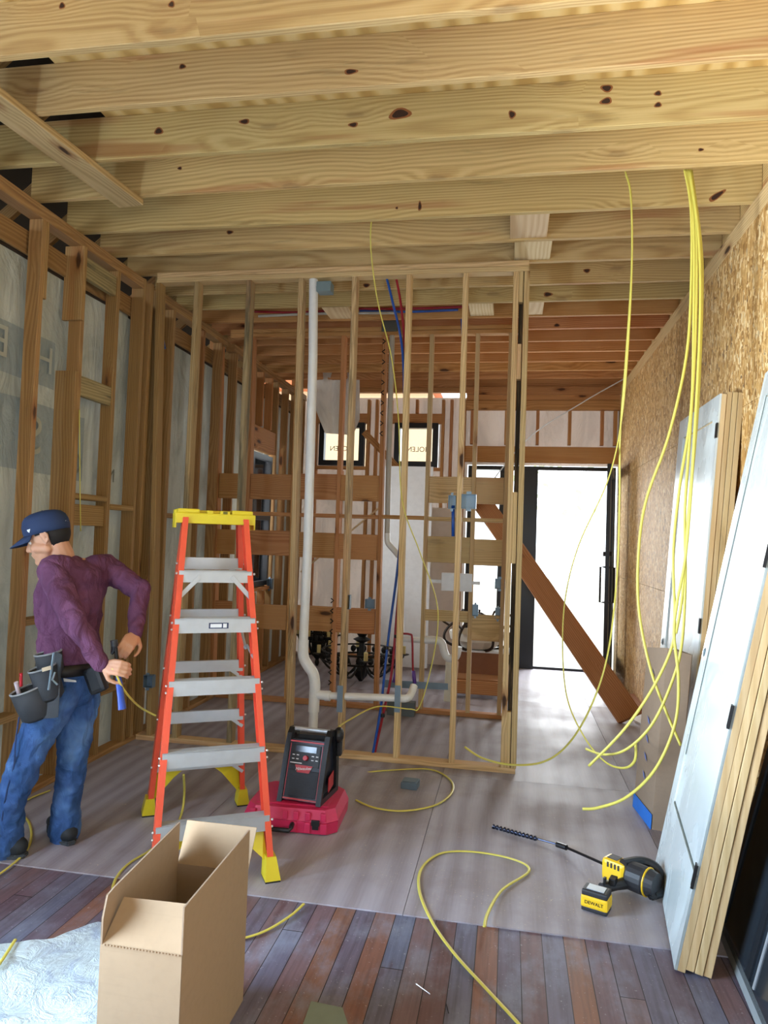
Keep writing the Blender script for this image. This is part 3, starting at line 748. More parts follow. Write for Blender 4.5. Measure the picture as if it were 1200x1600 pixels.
for z in (.29, .57, .86, 1.15, 1.43):
    a, b = onrail(RL_, TRL, z), onrail(RR_, TRR, z); c = (a+b)/2; L = (b-a).length-.012
    mb = MB().box(c-lv*.03, (L, .004, .062), rot3).box(c-lv*.02+Vector((0, 0, .029)), (L, .022, .004), rot3)
    bar = mb.build('rear_bar', ALU, lad)
    MB().ball(c+lu*(L/2+.01)-lv*.038, .006, 8).ball(c-lu*(L/2+.01)-lv*.038, .006, 8).split('rivet', RIVET, bar)
    p = c+lu*(L/2-.07)-lv*.02-Vector((0, 0, .02)); lumber('corner_strut', p, p+lu*.07-Vector((0, 0, .05)), .018, .003, ALU, bar, ch=.0005)
# yellow gussets under the lowest bars
for F, T, z, s in ((RL_, TRL, .26, 1), (RR_, TRR, .26, -1), (FL_, TFL, .215, 1), (FR, TFR, .215, -1)):
    a = onrail(F, T, z); b = onrail(F, T, .06); u = lu*s
    pts = [a+u*.03, a+u*.17, a+u*.17-Vector((0, 0, .012)), a+u*.12-Vector((0, 0, .05)), b+u*.045+Vector((0, 0, .03)), b+u*.02]
    MB().prism([p+lv*.002 for p in pts], lv*.012, bev=.002).build('gusset', YELLOW, lad)
for F, T in ((FR, TFR), (FL_, TFL), (RR_, TRR), (RL_, TRL)):
    s = 1 if F in (FL_, RL_) else -1
    b, t = F, onrail(F, T, .105); mb = MB()
    def q(c, w, d, z): return [c+lu*(w/2)*i+lv*(d/2)*j+Vector((0, 0, z-c.z)) for i, j in ((-1, -1), (1, -1), (1, 1), (-1, 1))]
    lo, hi = q(b+lu*s*.012, .072, .095, .008), q(t+lu*s*.010, .046, .088, .105)
    L_ = [mb.bm.verts.new(p) for p in lo]; H_ = [mb.bm.verts.new(p) for p in hi]
    mb.bm.faces.new(L_[::-1]); mb.bm.faces.new(H_)
    for i in range(4): mb.bm.faces.new((L_[i], L_[(i+1) % 4], H_[(i+1) % 4], H_[i]))
    bt = mb.build('foot', YELLOW, lad)
    MB().box(b+lu*s*.012+Vector((0, 0, .004)), (.07, .092, .008), rot3).build('rubber_pad', BLACK, bt)
# top cap
cc = CT+Vector((0, 0, .028))
mb = MB().box(cc, (.40, .15, .008), rot3, bev=.003).box(cc-lv*.073-Vector((0, 0, .024)), (.395, .008, .05), rot3, bev=.003).box(cc+lv*.073-Vector((0, 0, .024)), (.395, .008, .05), rot3, bev=.003)
for s in (1, -1): mb.box(cc+lu*s*.198-Vector((0, 0, .036)), (.008, .15, .075), rot3, bev=.003).box(cc+lu*s*.135+Vector((0, 0, .012)), (.11, .135, .026), rot3, bev=.009)
mb.box(cc+lv*.04+Vector((0, 0, .010)), (.40, .06, .022), rot3, bev=.006).box(cc+lu*.045-lv*.055+Vector((0, 0, .010)), (.05, .04, .018), rot3, bev=.004).box(cc-lu*.03-lv*.055+Vector((0, 0, .010)), (.03, .04, .018), rot3, bev=.004)
capo = mb.build('top_cap', YELLOW, lad)
MB().box(cc+lu*.045-lv*.076-Vector((0, 0, -.01)), (.022, .001, .014), rot3).build('stamp', flat('dark_stamp', '#6d6a20', .6), capo)
# folding spreader
p0 = onrail(FR, TFR, .98)-lu*.02; p1 = onrail(RR_, TRR, 1.12)-lu*.02; pm = (p0+p1)/2+Vector((0, 0, -.05))
MB().tube([p0, p0*.6+p1*.4+Vector((0, 0, -.02)), pm, p1], .007, 6).ball(pm, .012, 8).build('spreader', ALU, lad)
p0 = onrail(FL_, TFL, .98)+lu*.02; p1 = onrail(RL_, TRL, 1.12)+lu*.02
MB().tube([p0, (p0+p1)/2+Vector((0, 0, -.05)), p1], .007, 6).build('spreader', ALU, lad)

# ============================================================ red tool case with the radio on it
cA, cB = Vector((-1.385, 3.69, 0)), Vector((-.863, 3.718, 0)); cu_ = (cB-cA); CW = cu_.length; cu_.normalize(); cv = Vector((-cu_.y, cu_.x, 0)); CD = .43
def cp(a, b, z, A=cA, u=cu_, v=cv): return A+u*a+v*b+Vector((0, 0, z))
case = empty('tool_case', cp(CW/2, CD/2, 0).to_tuple(), 'pinkish red hard plastic tool case lying flat under the jobsite radio', 'tool case')
def slab(z0, z1, ins0, ins1, ch=.05):
    def ring(i, z):
        pts = [(i+ch, i), (CW-i-ch, i), (CW-i, i+ch), (CW-i, CD-i-ch), (CW-i-ch, CD-i), (i+ch, CD-i), (i, CD-i-ch), (i, i+ch)]
        return [cp(a, b, z) for a, b in pts]
    mb = MB(); A = [mb.bm.verts.new(p) for p in ring(ins0, z0)]; B = [mb.bm.verts.new(p) for p in ring(ins1, z1)]
    mb.bm.faces.new(A[::-1]); mb.bm.faces.new(B)
    for i in range(8): mb.bm.faces.new((A[i], A[(i+1) % 8], B[(i+1) % 8], B[i]))
    return mb
mb = slab(.004, .066, .004, 0); rcr = cu_
rotc = Matrix(((cu_.x, cv.x, 0), (cu_.y, cv.y, 0), (0, 0, 1))).to_4x4()
for a in (.09, .29, .365, .455): mb.box(cp(a, -.002, .036), (.035, .014, .055), rotc, bev=.005)
mb.build('case_bottom', CASEP, case)
mb = slab(.068, .125, 0, .022)
for a in (.06, .12, .24, .30, .365, .45): mb.box(cp(a, .003, .094), (.03, .016, .045), rotc, bev=.006)
mb.prism([cp(.06, .06, .124), cp(.46, .06, .124), cp(.46, .37, .124), cp(.06, .37, .124)], (0, 0, .007), bev=.005)
mb.build('case_lid', CASEP, case)
MB().tube([cp(.13, -.005, .052), cp(.13, -.035, .045), cp(.14, -.042, .03), cp(.275, -.042, .03), cp(.285, -.035, .045), cp(.285, -.005, .052)], .013, 8).build('carry_handle', BLACK, case)
for a in (.41, .05): MB().box(cp(a, -.008, .066), (.045, .012, .03), rotc, bev=.003).box(cp(a, -.008, .042), (.035, .008, .022), rotc, bev=.002).build('latch', BLACK if a > .1 else CASEP, case)

rA, rB = Vector((-1.222, 3.785, .131)), Vector((-.966, 3.758, .131)); ru = (rB-rA); RW = ru.length; ru.normalize(); rv = Vector((-ru.y, ru.x, 0)); RD = .27
def rp(a, b, z): return rA+ru*a+rv*b+Vector((0, 0, z))
RH = .315; lean = .10                                    # front leans back by `lean` over its height
rad = empty('jobsite_radio', rp(RW/2, RD/2, 0).to_tuple(), 'black and red jobsite radio charger with a metal top handle on the red case', 'radio')
NAVY = flat('radio_body_plastic', '#1b2230', .4)
def fr(z): return lean*z/RH
MB().prism([rp(.02, .012, .01), rp(.02, .012+fr(RH), RH), rp(.02, RD-.05, RH), rp(.02, RD-.01, .18), rp(.02, RD-.01, .01)], ru*(RW-.04), bev=.006).build('body', NAVY, rad)
for a in (0, RW-.028):
    mb = MB(); out = [(0-.0, .0), (.0+fr(.27), .27), (lean+.02, RH+.03), (lean+.05, RH+.055), (RD-.07, RH+.05), (RD-.03, RH), (RD+.01, .2), (RD+.015, 0)]
    inn = [(.035, .03), (.035+fr(.25), .25), (lean+.045, RH+.0), (lean+.06, RH+.02), (RD-.09, RH+.018), (RD-.06, RH-.03), (RD-.03, .18), (RD-.025, .03)]
    n = len(out)
    for i in range(n):
        j = (i+1) % n
        mb.prism([rp(a, *out[i]), rp(a, *out[j]), rp(a, *inn[j]), rp(a, *inn[i])], ru*.028)
    bmesh.ops.remove_doubles(mb.bm, verts=mb.bm.verts, dist=.0005)
    g = mb.build('side_guard', BLACK, rad)
MB().tube([rp(.02, lean+.065, RH+.045), rp(RW-.02, lean+.065, RH+.045)], .0125, 12).build('top_handle', ALU, rad)
MB().ball(rp(RW+.012, RD-.04, RH+.015), (.03, .04, .045), 12).box(rp(RW+.012, RD-.02, RH-.06), (.03, .05, .09), rotc, bev=.008).build('handle_end_cap', BLACK, rad)
MB().box(rp(RW/2, RD-.09, RH+.01), (.15, .05, .02), rotc).build('battery_door', BLACK, rad)
fn = Vector((0, 0, 1)).cross(ru); tilt = math.atan2(lean, RH)
ex, ez = ru, (rv*lean+Vector((0, 0, RH))).normalized(); ey = ez.cross(ex)
rotr = Matrix(((ex.x, ey.x, ez.x), (ex.y, ey.y, ez.y), (ex.z, ey.z, ez.z)))
def rfp(a, z, d=0): return rp(a, .012+fr(z), z)-ey*d
for z, h in ((.305, .008), (.018, .008)): MB().box(rfp(RW/2, z, .004), (RW-.058, .006, h), rotr.to_4x4()).build('red_trim', REDP, rad)
for a in (.033, RW-.033): MB().box(rfp(a, .16, .002), (.003, .005, .28), rotr.to_4x4()).build('red_trim', REDP, rad)
SCR = flat('dark_display', '#3a4252', .15); PRT = flat('white_print', '#dfe3e6', .6); PNL = flat('speaker_grille', '#141a26', .55)
MB().box(rfp(RW/2, .235, .003), (RW-.085, .006, .115), rotr.to_4x4(), bev=.002).build('control_panel', BLACK, rad)
MB().box(rfp(RW/2, .268, .007), (.125, .003, .032), rotr.to_4x4()).build('display', SCR, rad)
MB().cyl(rfp(RW/2+.005, .224, .004), rfp(RW/2+.005, .224, .022), .015, .013, 20).build('tuning_knob', REDP, rad)
mb = MB()
for a, z in ((-.07, .236), (-.045, .236), (-.07, .216), (-.045, .216), (.045, .236), (.07, .236), (.045, .216), (.07, .216)): mb.box(rfp(RW/2+a, z, .0065), (.014, .002, .005), rotr.to_4x4())
mb.box(rfp(RW/2-.05, .196, .0065), (.07, .002, .005), rotr.to_4x4()).split('button_print', PRT, rad)
mb = MB().box(rfp(RW/2, .095, .002), (RW-.075, .006, .14), rotr.to_4x4(), bev=.004)
for k in range(9): mb.box(rfp(RW/2, .035+k*.014, .0055), (RW-.10, .002, .003), rotr.to_4x4())
mb.build('speaker_grille', PNL, rad)
p = [rfp(RW/2-.052, .187, .006), rfp(RW/2+.052, .187, .006), rfp(RW/2+.036, .150, .006), rfp(RW/2-.036, .150, .006)]
bdg = MB().prism(p, -ey*.004, bev=.0008).build('badge', REDP, rad)
SCRIPT = text('Milwaukee', .022, rfp(RW/2, .170, .0112), rotr @ Euler((R(90), R(0), 0)).to_matrix() @ Matrix.Rotation(R(7), 3, 'Z'), PRT, bdg, shear=.35)
MB().box(rp(RW+.001, RD/2+.02, .09), (.004, .14, .08), rotc, bev=.002).build('red_side_panel', REDP, rad)

# ============================================================ open cardboard box in front
BX = dict(LF=Vector((-1.10, 1.865, 0)), RF=Vector((-.855, 1.865, 0)), RB=Vector((-.858, 2.37, 0)), LB=Vector((-1.12, 2.37, 0)))
zf, zt, th = .43, .572, .004
box = empty('cardboard_box', (-.98, 2.12, -.006), 'tall open cardboard box with raised flaps in front of the ladder', 'cardboard box')
def wallp(a, b, z0, z1, name, inn, top=None):
    a, b = BX[a], BX[b]; d = (b-a).normalized(); n = Vector((-d.y, d.x, 0))
    top = top or [(0, z1), (1, z1)]
    P = [Vector((a.x, a.y, z0)), Vector((b.x, b.y, z0))]+[Vector((a.x+(b.x-a.x)*t, a.y+(b.y-a.y)*t, z)) for t, z in top[::-1]]
    mb = MB().prism(P, n*(-th)); mb.build(name, CARD, box)
    MB().prism([p+n*.0006 for p in P], n*.0008).build(name+'_lining', CARDIN, box)
Z0 = -.005
wallp('RF', 'LF', Z0, zf, 'front_wall', 1)
wallp('RB', 'RF', Z0, zf, 'right_wall', 1); wallp('RB', 'RF', zf, zt, 'right_flap', 1, [(0, zt), (1, zt-.012)])
wallp('LF', 'LB', Z0, zf, 'left_wall', 1); wallp('LF', 'LB', zf, zt, 'left_flap', 1, [(0, .50), (.04, .555), (.12, zt-.012), (1, zt)])
wallp('LB', 'RB', Z0, zf, 'back_wall', 1)
# front flap folded slightly inwards, back flap tipped out
a, b = BX['LF']+Vector((.004, .001, zf)), BX['RF']+Vector((-.002, .001, zf))
MB().prism([a, b, b+Vector((0, .085, .095)), a+Vector((.012, .085, .09))], Vector((0, .003, -.003))).build('front_flap', CARDIN, box)
a, b = BX['LB']+Vector((.002, 0, zf)), BX['RB']+Vector((-.0, 0, zf))
MB().prism([a, b, b+Vector((.01, .045, .132)), a+Vector((.008, .045, .132))], Vector((0, .003, 0))).build('back_flap', CARDIN, box)
mb = MB()
for i in range(24): mb.box((BX['LF'].x+.012+i*.0097, 1.8625, zf+.001), (.005, .004, .004))
mb.build('perforated_fold', CARDIN, box)
MB().prism([BX['LF']+Vector((.01, .01, 0)), BX['RF']+Vector((-.01, .01, 0)), BX['RB']+Vector((-.01, -.01, 0)), BX['LB']+Vector((.01, -.01, 0))], (0, 0, .004)).build('bottom', CARDIN, box)

# ============================================================ bright plastic sheet on the floor, lower left
def film():
    m = NT('crumpled_white_film'); co = m.coord('Object')
    cr = m.noise(m.scale(co, (1, 1, 1), rot=(0, 0, .6)), 9, 7, .68, 1.3)
    d = m.noise(co, 5, 5, .7, .8)
    c = m.mix(m.step(d, .50, .66, 0, .7), C('#c9d8de'), C('#8fa0c0'))  # darker bluish tone puts wrinkle shade into the film colour
    spk = m.noise(co, 30, 4, .75, 2); c = m.mix(m.step(spk, .62, .68, 0, .6), c, C('#77829a'))
    m.bump(cr, .9, .03); return m.fin(c, .3)
FILM = film()
mb = MB(); edge = [(-2.7, 1.95), (-2.25, 2.20), (-2.0, 2.37), (-1.87, 2.44), (-1.70, 2.52), (-1.60, 2.67), (-1.45, 2.66), (-1.25, 2.82), (-1.13, 2.86), (-1.05, 2.75)]
nx, ny = 60, 50
def ey_(x):
    for (x0, y0), (x1, y1) in zip(edge, edge[1:]):
        if x0 <= x <= x1: return y0+(y1-y0)*(x-x0)/(x1-x0)
    return 2.8
vs = []
for j in range(ny+1):
    for i in range(nx+1):
        x = -2.7+i/nx*1.55; y1 = ey_(x); y = 1.2+(y1-1.2)*j/ny
        z = .004+.012*max(0, mnoise.fractal(Vector((x*7, y*7, 0)), 1, 2, 4)+.25)
        if x > -1.14 and 1.84 < y < 2.4: z = -.0055
        vs.append(mb.bm.verts.new((x, y, z)))
for j in range(ny):
    for i in range(nx):
        k = j*(nx+1)+i; c = (vs[k].co+vs[k+nx+2].co)/2
        mb.bm.faces.new((vs[k], vs[k+1], vs[k+nx+2], vs[k+nx+1]))
pf_ = mb.build('plastic_sheet', FILM, smooth_=True); tag(pf_, 'bright white crumpled plastic sheet spread on the old floorboards, lower left', 'plastic sheet')

# ============================================================ door slabs leaning on the right wall
SKIN = NT('door_white_skin'); _c = SKIN.coord('Object')
_s = SKIN.noise(SKIN.scale(_c, (1, 1.2, .6)), 2.6, 4, .6, .6)
SKIN = SKIN.fin(SKIN.mix(SKIN.step(_s, .5, .66, 0, .5), C('#ccd6d6'), C('#e6f2f3')), SKIN.step(_s, .4, .7, .2, .42))
EDGE = wood('finger_joint_pine_edge', '#cdb58c', '#c4a97d', '#b39467', knots=.15, stain=.1, ringf=40, axis='Z')
BRASS = flat('black_hinge_metal', '#1a1a1c', .4, .3); GROOVE = flat('groove_shade', '#5c6460', .6)  # groove strips are dark to draw the shadow gap round the panel
def door_stack(Pn, wdir, ldir, Wd, Ld, n, labs, group, hz, side_gap=.0, panel_x=(.12, .86), panel_z=.32, knob=None, groove=False):
    w = Vector(wdir).normalized(); l = Vector(ldir); l = (l-w*l.dot(w)).normalized(); nrm = w.cross(l); 
    if nrm.x < 0: nrm = -nrm
    T = .031
    M = lambda p: Matrix(((w.x, nrm.x, l.x, p.x), (w.y, nrm.y, l.y, p.y), (w.z, nrm.z, l.z, p.z), (0, 0, 0, 1)))
    for k in range(n):
        off = Vector((0, 0, 0)) if k == 0 else w*random.uniform(-.004, .006)
        P = Vector(Pn)+nrm*(T*k)+off+Vector((0, 0, .02 if k else .006))
        o = empty('door_slab', tuple(P), labs[k], 'door', group)
        c = lambda a, t, h: P+w*a+nrm*t+l*h
        rt = M(Vector((0, 0, 0)))
        MB().box(c(Wd/2, T/2, Ld/2), (Wd, T-.003, Ld), rt, bev=.002).build('slab_core', EDGE, o)
        if k == 0:
            mb = MB(); x0, x1 = panel_x; t = -.004
            mb.box(c(Wd*x0/2, t, Ld/2), (Wd*x0, .010, Ld), rt); mb.box(c(Wd*(x1+1)/2, t, Ld/2), (Wd*(1-x1), .010, Ld), rt)
            mb.box(c(Wd*(x0+x1)/2, t, Ld-.07), (Wd*(x1-x0), .010, .14), rt); mb.box(c(Wd*(x0+x1)/2, t, panel_z/2), (Wd*(x1-x0), .010, panel_z), rt)
            mb.box(c(Wd*(x0+x1)/2, -.0005, Ld/2), (Wd*(x1-x0), .004, Ld-.3), rt)
            f_ = mb.build('door_face', SKIN, o)
            if groove: MB().box(c(Wd*(x1-.013), -.0045, Ld*.60), (.006, .0035, Ld*.72), rt).build('panel_groove', GROOVE, o)
            MB().box(c(Wd*(x0+x1)/2, -.0045, panel_z+.004), (Wd*(x1-x0), .0035, .008), rt).build('panel_groove', GROOVE, o)
            for h in hz: MB().box(c(.012, -.0105, h), (.036, .006, .09), rt, bev=.001).cyl(c(.0, -.012, h-.045), c(.0, -.012, h+.045), .006, None, 8).build('hinge', BRASS, o)
            if knob: MB().lathe(c(Wd-.06, -.009, knob), [(.022, 0), (.024, .002), (.018, .004), (.017, .001)], 16, -nrm).build('lockset_bore', GALV, o)
            
nb, fb_ = Vector((.668, 2.885, 0)), Vector((.782, 3.825, 0))
door_stack(nb, fb_-nb, (.475, 0, 2.51), (fb_-nb).length, 2.52, 4,
    ['white panelled door, outermost of the nearer leaning stack, dusty with black hinges', 'second door slab in the nearer leaning stack, only its pine edge showing',
     'third door slab in the nearer leaning stack, only its pine edge showing', 'innermost door slab of the nearer leaning stack, behind three others'],
    'door slabs of the nearer leaning stack', (.36, .98, 1.60, 2.24), panel_x=(.0, .86), panel_z=.36, knob=1.10, groove=True)
ft = Vector((1.215, 4.43, 2.51)); fm = at(1090, 1057, Y=4.43); k = fm.z/(ft.z-fm.z); fbm = fm-(ft-fm)*k
door_stack(fbm, (.0, 1, 0), ft-fbm, 1.0, 2.52, 4,
    ['white panelled door, outermost of the farther leaning stack, taped cardboard at its foot', 'second door slab in the farther leaning stack, only its pine edge showing',
     'third door slab in the farther leaning stack, only its pine edge showing', 'innermost door slab of the farther leaning stack, against the strand board wall'],
    'door slabs of the farther leaning stack', (.40, 1.14, 2.30), panel_x=(.12, .86), knob=.92)
# cardboard sleeve round the foot of the farther stack
A, B, Cc = Vector((.839, 4.273, .0)), Vector((.80, 4.62, .0)), Vector((.97, 4.262, .0)); ln = (ft-fbm).normalized()*.98; lnr = ln+Vector((.02, 0, 0))
slv = empty('cardboard_sleeve', tuple(A), 'tall narrow cardboard carton with blue tape at its foot, before the farther doors', 'cardboard carton')
mb = MB()
for P, Q in ((A, B), (A, Cc)):
    n = (Q-P).cross(ln).normalized()*.004
    mb.prism([P, Q, Q+ln*(1.0 if Q is B else 1.02), P+ln*1.05], n)
mb.prism([Cc, Cc+Vector((0, .35, 0)), Cc+Vector((0, .35, 0))+ln, Cc+ln*1.02], (.004, 0, 0)); mb.prism([B, B+Vector((.12, .0, 0)), B+Vector((.12, 0, 0))+ln, B+ln], (0, .004, 0))
mb.build('carton_wall', CARD, slv)
TAPE = flat('blue_tape', '#2f7fe0', .5); INK = flat('faded_blue_ink', '#6f7fb8', .8)
nA = -(B-A).cross(ln).normalized(); nA = nA if nA.x < 0 else -nA
MB().prism([A+nA*.006-(B-A)*.02, B+nA*.006, B+nA*.006+ln*.085, A+nA*.006-(B-A)*.02+ln*.085], nA*.001).build('blue_tape', TAPE, slv)
mb = MB()
for i, t in enumerate((.25, .36, .47, .58, .87)):
    c = A+(B-A)*.55+ln*t+nA*.006; r_ = (B-A).normalized()*.03; q_ = ln.normalized()*.022
    mb.prism([c-r_-q_, c+r_*.2-q_*.5, c+r_+q_, c-r_*.1+q_*.4], nA*.0006)
mb.split('printed_symbol', INK, slv)
# dark glazed unit behind the nearer stack
DG = flat('dark_glossy_film', '#2a3138', .12); FRM = flat('dark_frame', '#23282e', .3); FOAM = flat('grey_foam_edge', '#8d9496', .8)
p0, p1 = Vector((.905, 3.25, 0)), Vector((.845, 2.35, 0)); p2 = p1+(p1-p0)*.6
lw = Vector((.40, .0, 1.62)); du_ = (p2-p0)
dgp = empty('glazed_door_panel', tuple((p0+p2)/2), 'dark glossy glazed panel in protective film leaning behind the nearer doors', 'glass panel')
nn_ = du_.cross(lw).normalized(); nn_ = nn_ if nn_.x > 0 else -nn_
MB().prism([p0+lw*.02, p2+lw*.02, p2+lw, p0+lw], nn_*.03).build('dark_glass', DG, dgp)
MB().prism([p0, p2, p2+lw*.035, p0+lw*.035], nn_*.05-nn_*0, bev=.002).build('foam_edge', FOAM, dgp)
for t in (.02, .30, .62): MB().prism([p0+du_*t+lw*.04-nn_*.008, p0+du_*(t+.035)+lw*.04-nn_*.008, p0+du_*(t+.035)+lw-nn_*.008, p0+du_*t+lw-nn_*.008], nn_*.008).build('frame_bar', FRM, dgp)
for t in (.36, .68): MB().prism([p0+du_*t+lw*.04-nn_*.004, p0+du_*(t+.008)+lw*.04-nn_*.004, p0+du_*(t+.008)+lw-nn_*.004, p0+du_*t+lw-nn_*.004], nn_*.004).build('bright_strip', ALU, dgp)

# ============================================================ drain pipe in the near partition
YP = Y1+.045
def P_(x, y, Y=YP): return at(x, y, Y=Y)
pipe = empty('drain_pipe', tuple(P_(487, 1150)*1), 'white plastic drain pipe rising through the near partition left of centre', 'pipe'); pipe.location.z = 0
mb = MB().tube([P_(490, 432), P_(489, 560), P_(481, 850), P_(474, 1002)], .034, 20).build('riser_pipe', PVC, pipe)
MB().tube([P_(474, 1000), P_(474, 1025), P_(481, 1040), P_(489, 1052), P_(492, 1068), P_(491.5, 1085)], .040, 20, sub=5).build('offset_elbows', PVC, pipe)
b_ = P_(489, 1150); b_.z = .0
MB().tube([P_(491.5, 1083), P_(490, 1112)], .040, 20).tube([P_(492, 1085), P_(512, 1087)], .034, 20).tube([P_(508, 1087), P_(516, 1087.5)], .037, 20).build('sanitary_tee', PVC, pipe)
MB().tube([P_(490, 1112), Vector((P_(489, 1140).x, YP, 0))], .034, 20).build('lower_pipe', PVC, pipe)
MB().tube([P_(514, 1087), P_(625, 1091)], .026, 20).build('branch_pipe', PVC, pipe)
MB().tube([P_(622, 1091), P_(636, 1091), P_(641, 1086)+Vector((0, .05, 0)), P_(644, 1076)+Vector((0, .1, 0))], .028, 16, sub=4).build('branch_elbow', PVC, pipe)
# steel plates nailed over the branch
for px in (531, 621):
    c = at(px, 1092, Y=Y1-.002); tag(MB().box(c, (.042, .002, .19)).build('nail_plate', GALV), 'galvanised nail plate over the drain branch, on the %s stud' % ('radio-side' if px < 600 else 'knotty right-hand'), 'metal plate', 'nail plates over the drain pipe')
# vent pipe in the rear partition
YR = Y2+.03
vp = empty('vent_pipe', tuple(at(612, 860, Y=YR)), 'greyish thin vent pipe running down the open bay of the rear partition', 'pipe')
Q_ = lambda x, y, Y=YR: at(x, y, Y=Y)
MB().tube([Q_(613, 515), Q_(608, 700), Q_(605, 835)], .026, 16).build('vent_riser', GREYPVC, vp)
MB().tube([Q_(605, 833), Q_(606, 848), Q_(614, 858), Q_(622, 868), Q_(626, 880), Q_(627, 990), Q_(630, 998), Q_(680, 1001)], .027, 16, sub=4).build('vent_offset', PVC, vp)
tb = empty('trap_pipe', tuple(at(690, 1000, Y=YR)), 'white plastic trap bend behind the right bays of the rear partition', 'pipe')
MB().tube([Q_(664, 1000), Q_(679, 1000), Q_(690, 1004), Q_(694, 1018), Q_(700, 1028), Q_(712, 1026), Q_(716, 1010)], .036, 16, sub=5).build('trap_bend', PVC, tb)
tag(lumber('white_post', at(703, 1030, Y=at(699, 1096, Z=0).y), at(699, 1096, Z=0), .075, .02, flat('pale_plastic_post', '#dfe0d0', .5), side=(1, 0, 0)), 'pale flat post hanging under the white trap bend', 'post')
hg = MB().prism([at(600, 1062, Y=6.495), at(700, 1068, Y=6.495), at(700, 1078, Y=6.495), at(600, 1074, Y=6.495)], (0, .005, 0)).build('pipe_bracket', GALV)
tag(hg, 'long perforated steel bracket strip holding the tube stubs of the rear partition', 'bracket')

# ============================================================ red and blue tubes
def pex(name, pts, Y, mat, label, r=.0095, sub=6, cat='water tube', group=None):
    P = [at(p[0], p[1], Y=(p[2] if len(p) > 2 else Y)) for p in pts]
    o = MB().tube(P, r, 10, sub=sub).build(name, mat, smooth_=True); return tag(o, label, cat, group)
pex('blue_water_tube', [(604, 434), (613, 470), (628, 540), (632, 640), (631, 760), (622, 880), (609, 980), (602, 1040), (597, 1090), (592, 1125), (584, 1170), (581, 1182)], 5.10, BLUEPEX, 'long blue water tube hanging from the near partition top plate to the floor')
pex('red_water_tube', [(619, 434), (627, 480), (632, 545), (634, 680), (630, 830), (620, 960), (612, 1050), (600, 1110), (588, 1165), (585, 1182)], 5.13, REDPEX, 'long red water tube beside the blue one in the near partition')
pex('red_water_tube', [(621, 990), (640, 991), (644, 998), (645, 1040), (647, 1068)], 6.484, REDPEX, 'short red tube elbow ending at the perforated bracket')
pex('purple_tube', [(646, 1048), (648, 1068)], 6.484, PURPLE, 'short purple tube sleeve at the perforated bracket', .018, 1)
pex('purple_tube', [(620, 1010), (619, 1045), (615, 1066)], 6.484, PURPLE, 'short violet tube just right of the long red tube', .014, 2)
pex('blue_water_tube', [(720, 480), (722, 520), (724, 560)], 6.5, BLUEPEX, 'short blue tube end hanging near the top right of the rear partition', .008)
pex('blue_water_tube', [(708, 790), (708, 838)], 5.05, BLUEPEX, 'short blue tube end below the paired metal boxes', .012, 1)
pex('blue_water_tube', [(250, 460), (250, 500), (257, 545)], 5.22, BLUEPEX, 'short dark blue tube end hanging beside the left wall corner studs', .012)
pex('blue_water_tube', [(562, 486), (640, 487), (716, 484)], 6.25, BLUEPEX, 'blue tube running sideways under the ceiling between the partitions', .011)
pex('red_water_tube', [(398, 487), (470, 488), (560, 483), (650, 482), (760, 478)], 6.3, REDPEX, 'red tube running sideways under the ceiling between the partitions', .011)
pex('grey_conduit', [(404, 494), (500, 490), (620, 489)], 6.2, GREYPVC, 'grey conduit running sideways under the ceiling between the partitions', .012, cat='conduit')
for i, (x, y, Y) in enumerate(((604, 1012, 5.10), (619, 994, 5.13), (598, 1118, 5.10))):
    c = at(x, y, Y=Y); tag(MB().lathe(c-Vector((0, 0, .012)), [(.014, 0), (.016, .004), (.016, .020), (.014, .024)], 12).build('tube_clamp', BLACK), ['black clamp on the blue tube at the chandelier height', 'black clamp on the red tube above the others', 'lowest clamp, where the red and blue tubes cross near the floor'][i], 'clamp')

# ============================================================ electrical boxes and other small hardware
def ebox(px, py, Y, w, h, label, mat=GALV, d=.05, parent=None, name='electrical_box', tabs=True, yaw=0):
    c = at(px, py, Y=Y); o = empty(name, tuple(c-Vector((0, 0, h/2))), label, 'electrical box', None)
    rt = Matrix.Rotation(yaw, 4, 'Z')
    mb = MB().box(c, (w, .003, h), rt)
    q = rt.to_3x3()
    for s in (1, -1): mb.box(c+q@Vector((s*w/2, -d/2, 0)), (.003, d, h), rt); mb.box(c+q@Vector((0, -d/2, s*h/2)), (w, d, .003), rt)
    mb.build('box_shell', mat, o)
    mb = MB()
    for dx, dz in ((-.25, .3), (.25, .3), (-.25, -.3), (.25, -.3), (0, 0)): mb.cyl(c+q@Vector((dx*w, -.002, dz*h)), c+q@Vector((dx*w, -.005, dz*h)), .008, None, 10)
    mb.split('knockout', mat, o)
    if tabs: MB().box(c+q@Vector((0, -d, h/2+.010)), (w*.35, .002, .02), rt).box(c+q@Vector((0, -d, -h/2-.010)), (w*.35, .002, .02), rt).split('ear', mat, o)
    return o
ebox(707, 785, 5.06, .05, .095, 'small single metal electrical box beside the double one, chest height')
ebox(733, 784, 5.06, .10, .10, 'square metal electrical box on the right of the paired boxes, chest height')
ebox(543, 940, 5.10, .055, .10, 'blue-grey electrical box on the stud left of the lower pair', BLUEBOX)
ebox(579, 943, 6.50, .085, .085, 'open metal electrical box above the short plank blocking, rear partition')
ebox(781, 912, 6.55, .085, .09, 'metal electrical box on the rear stud beside the bright side light')
ebox(778, 958, 6.55, .045, .10, 'narrow metal box low on the rear stud beside the bright side light')
ebox(743, 953, 6.5, .05, .10, 'narrow metal box on the thin rear stud, above the knotty plank')
ebox(236, 1063, 5.0, .07, .09, 'dark electrical box low on the left wall corner studs', BLUEBOX)
ebox(423, 912, 7.95, .06, .12, 'dark electrical box on the far left wall by the side window', BLUEBOX)
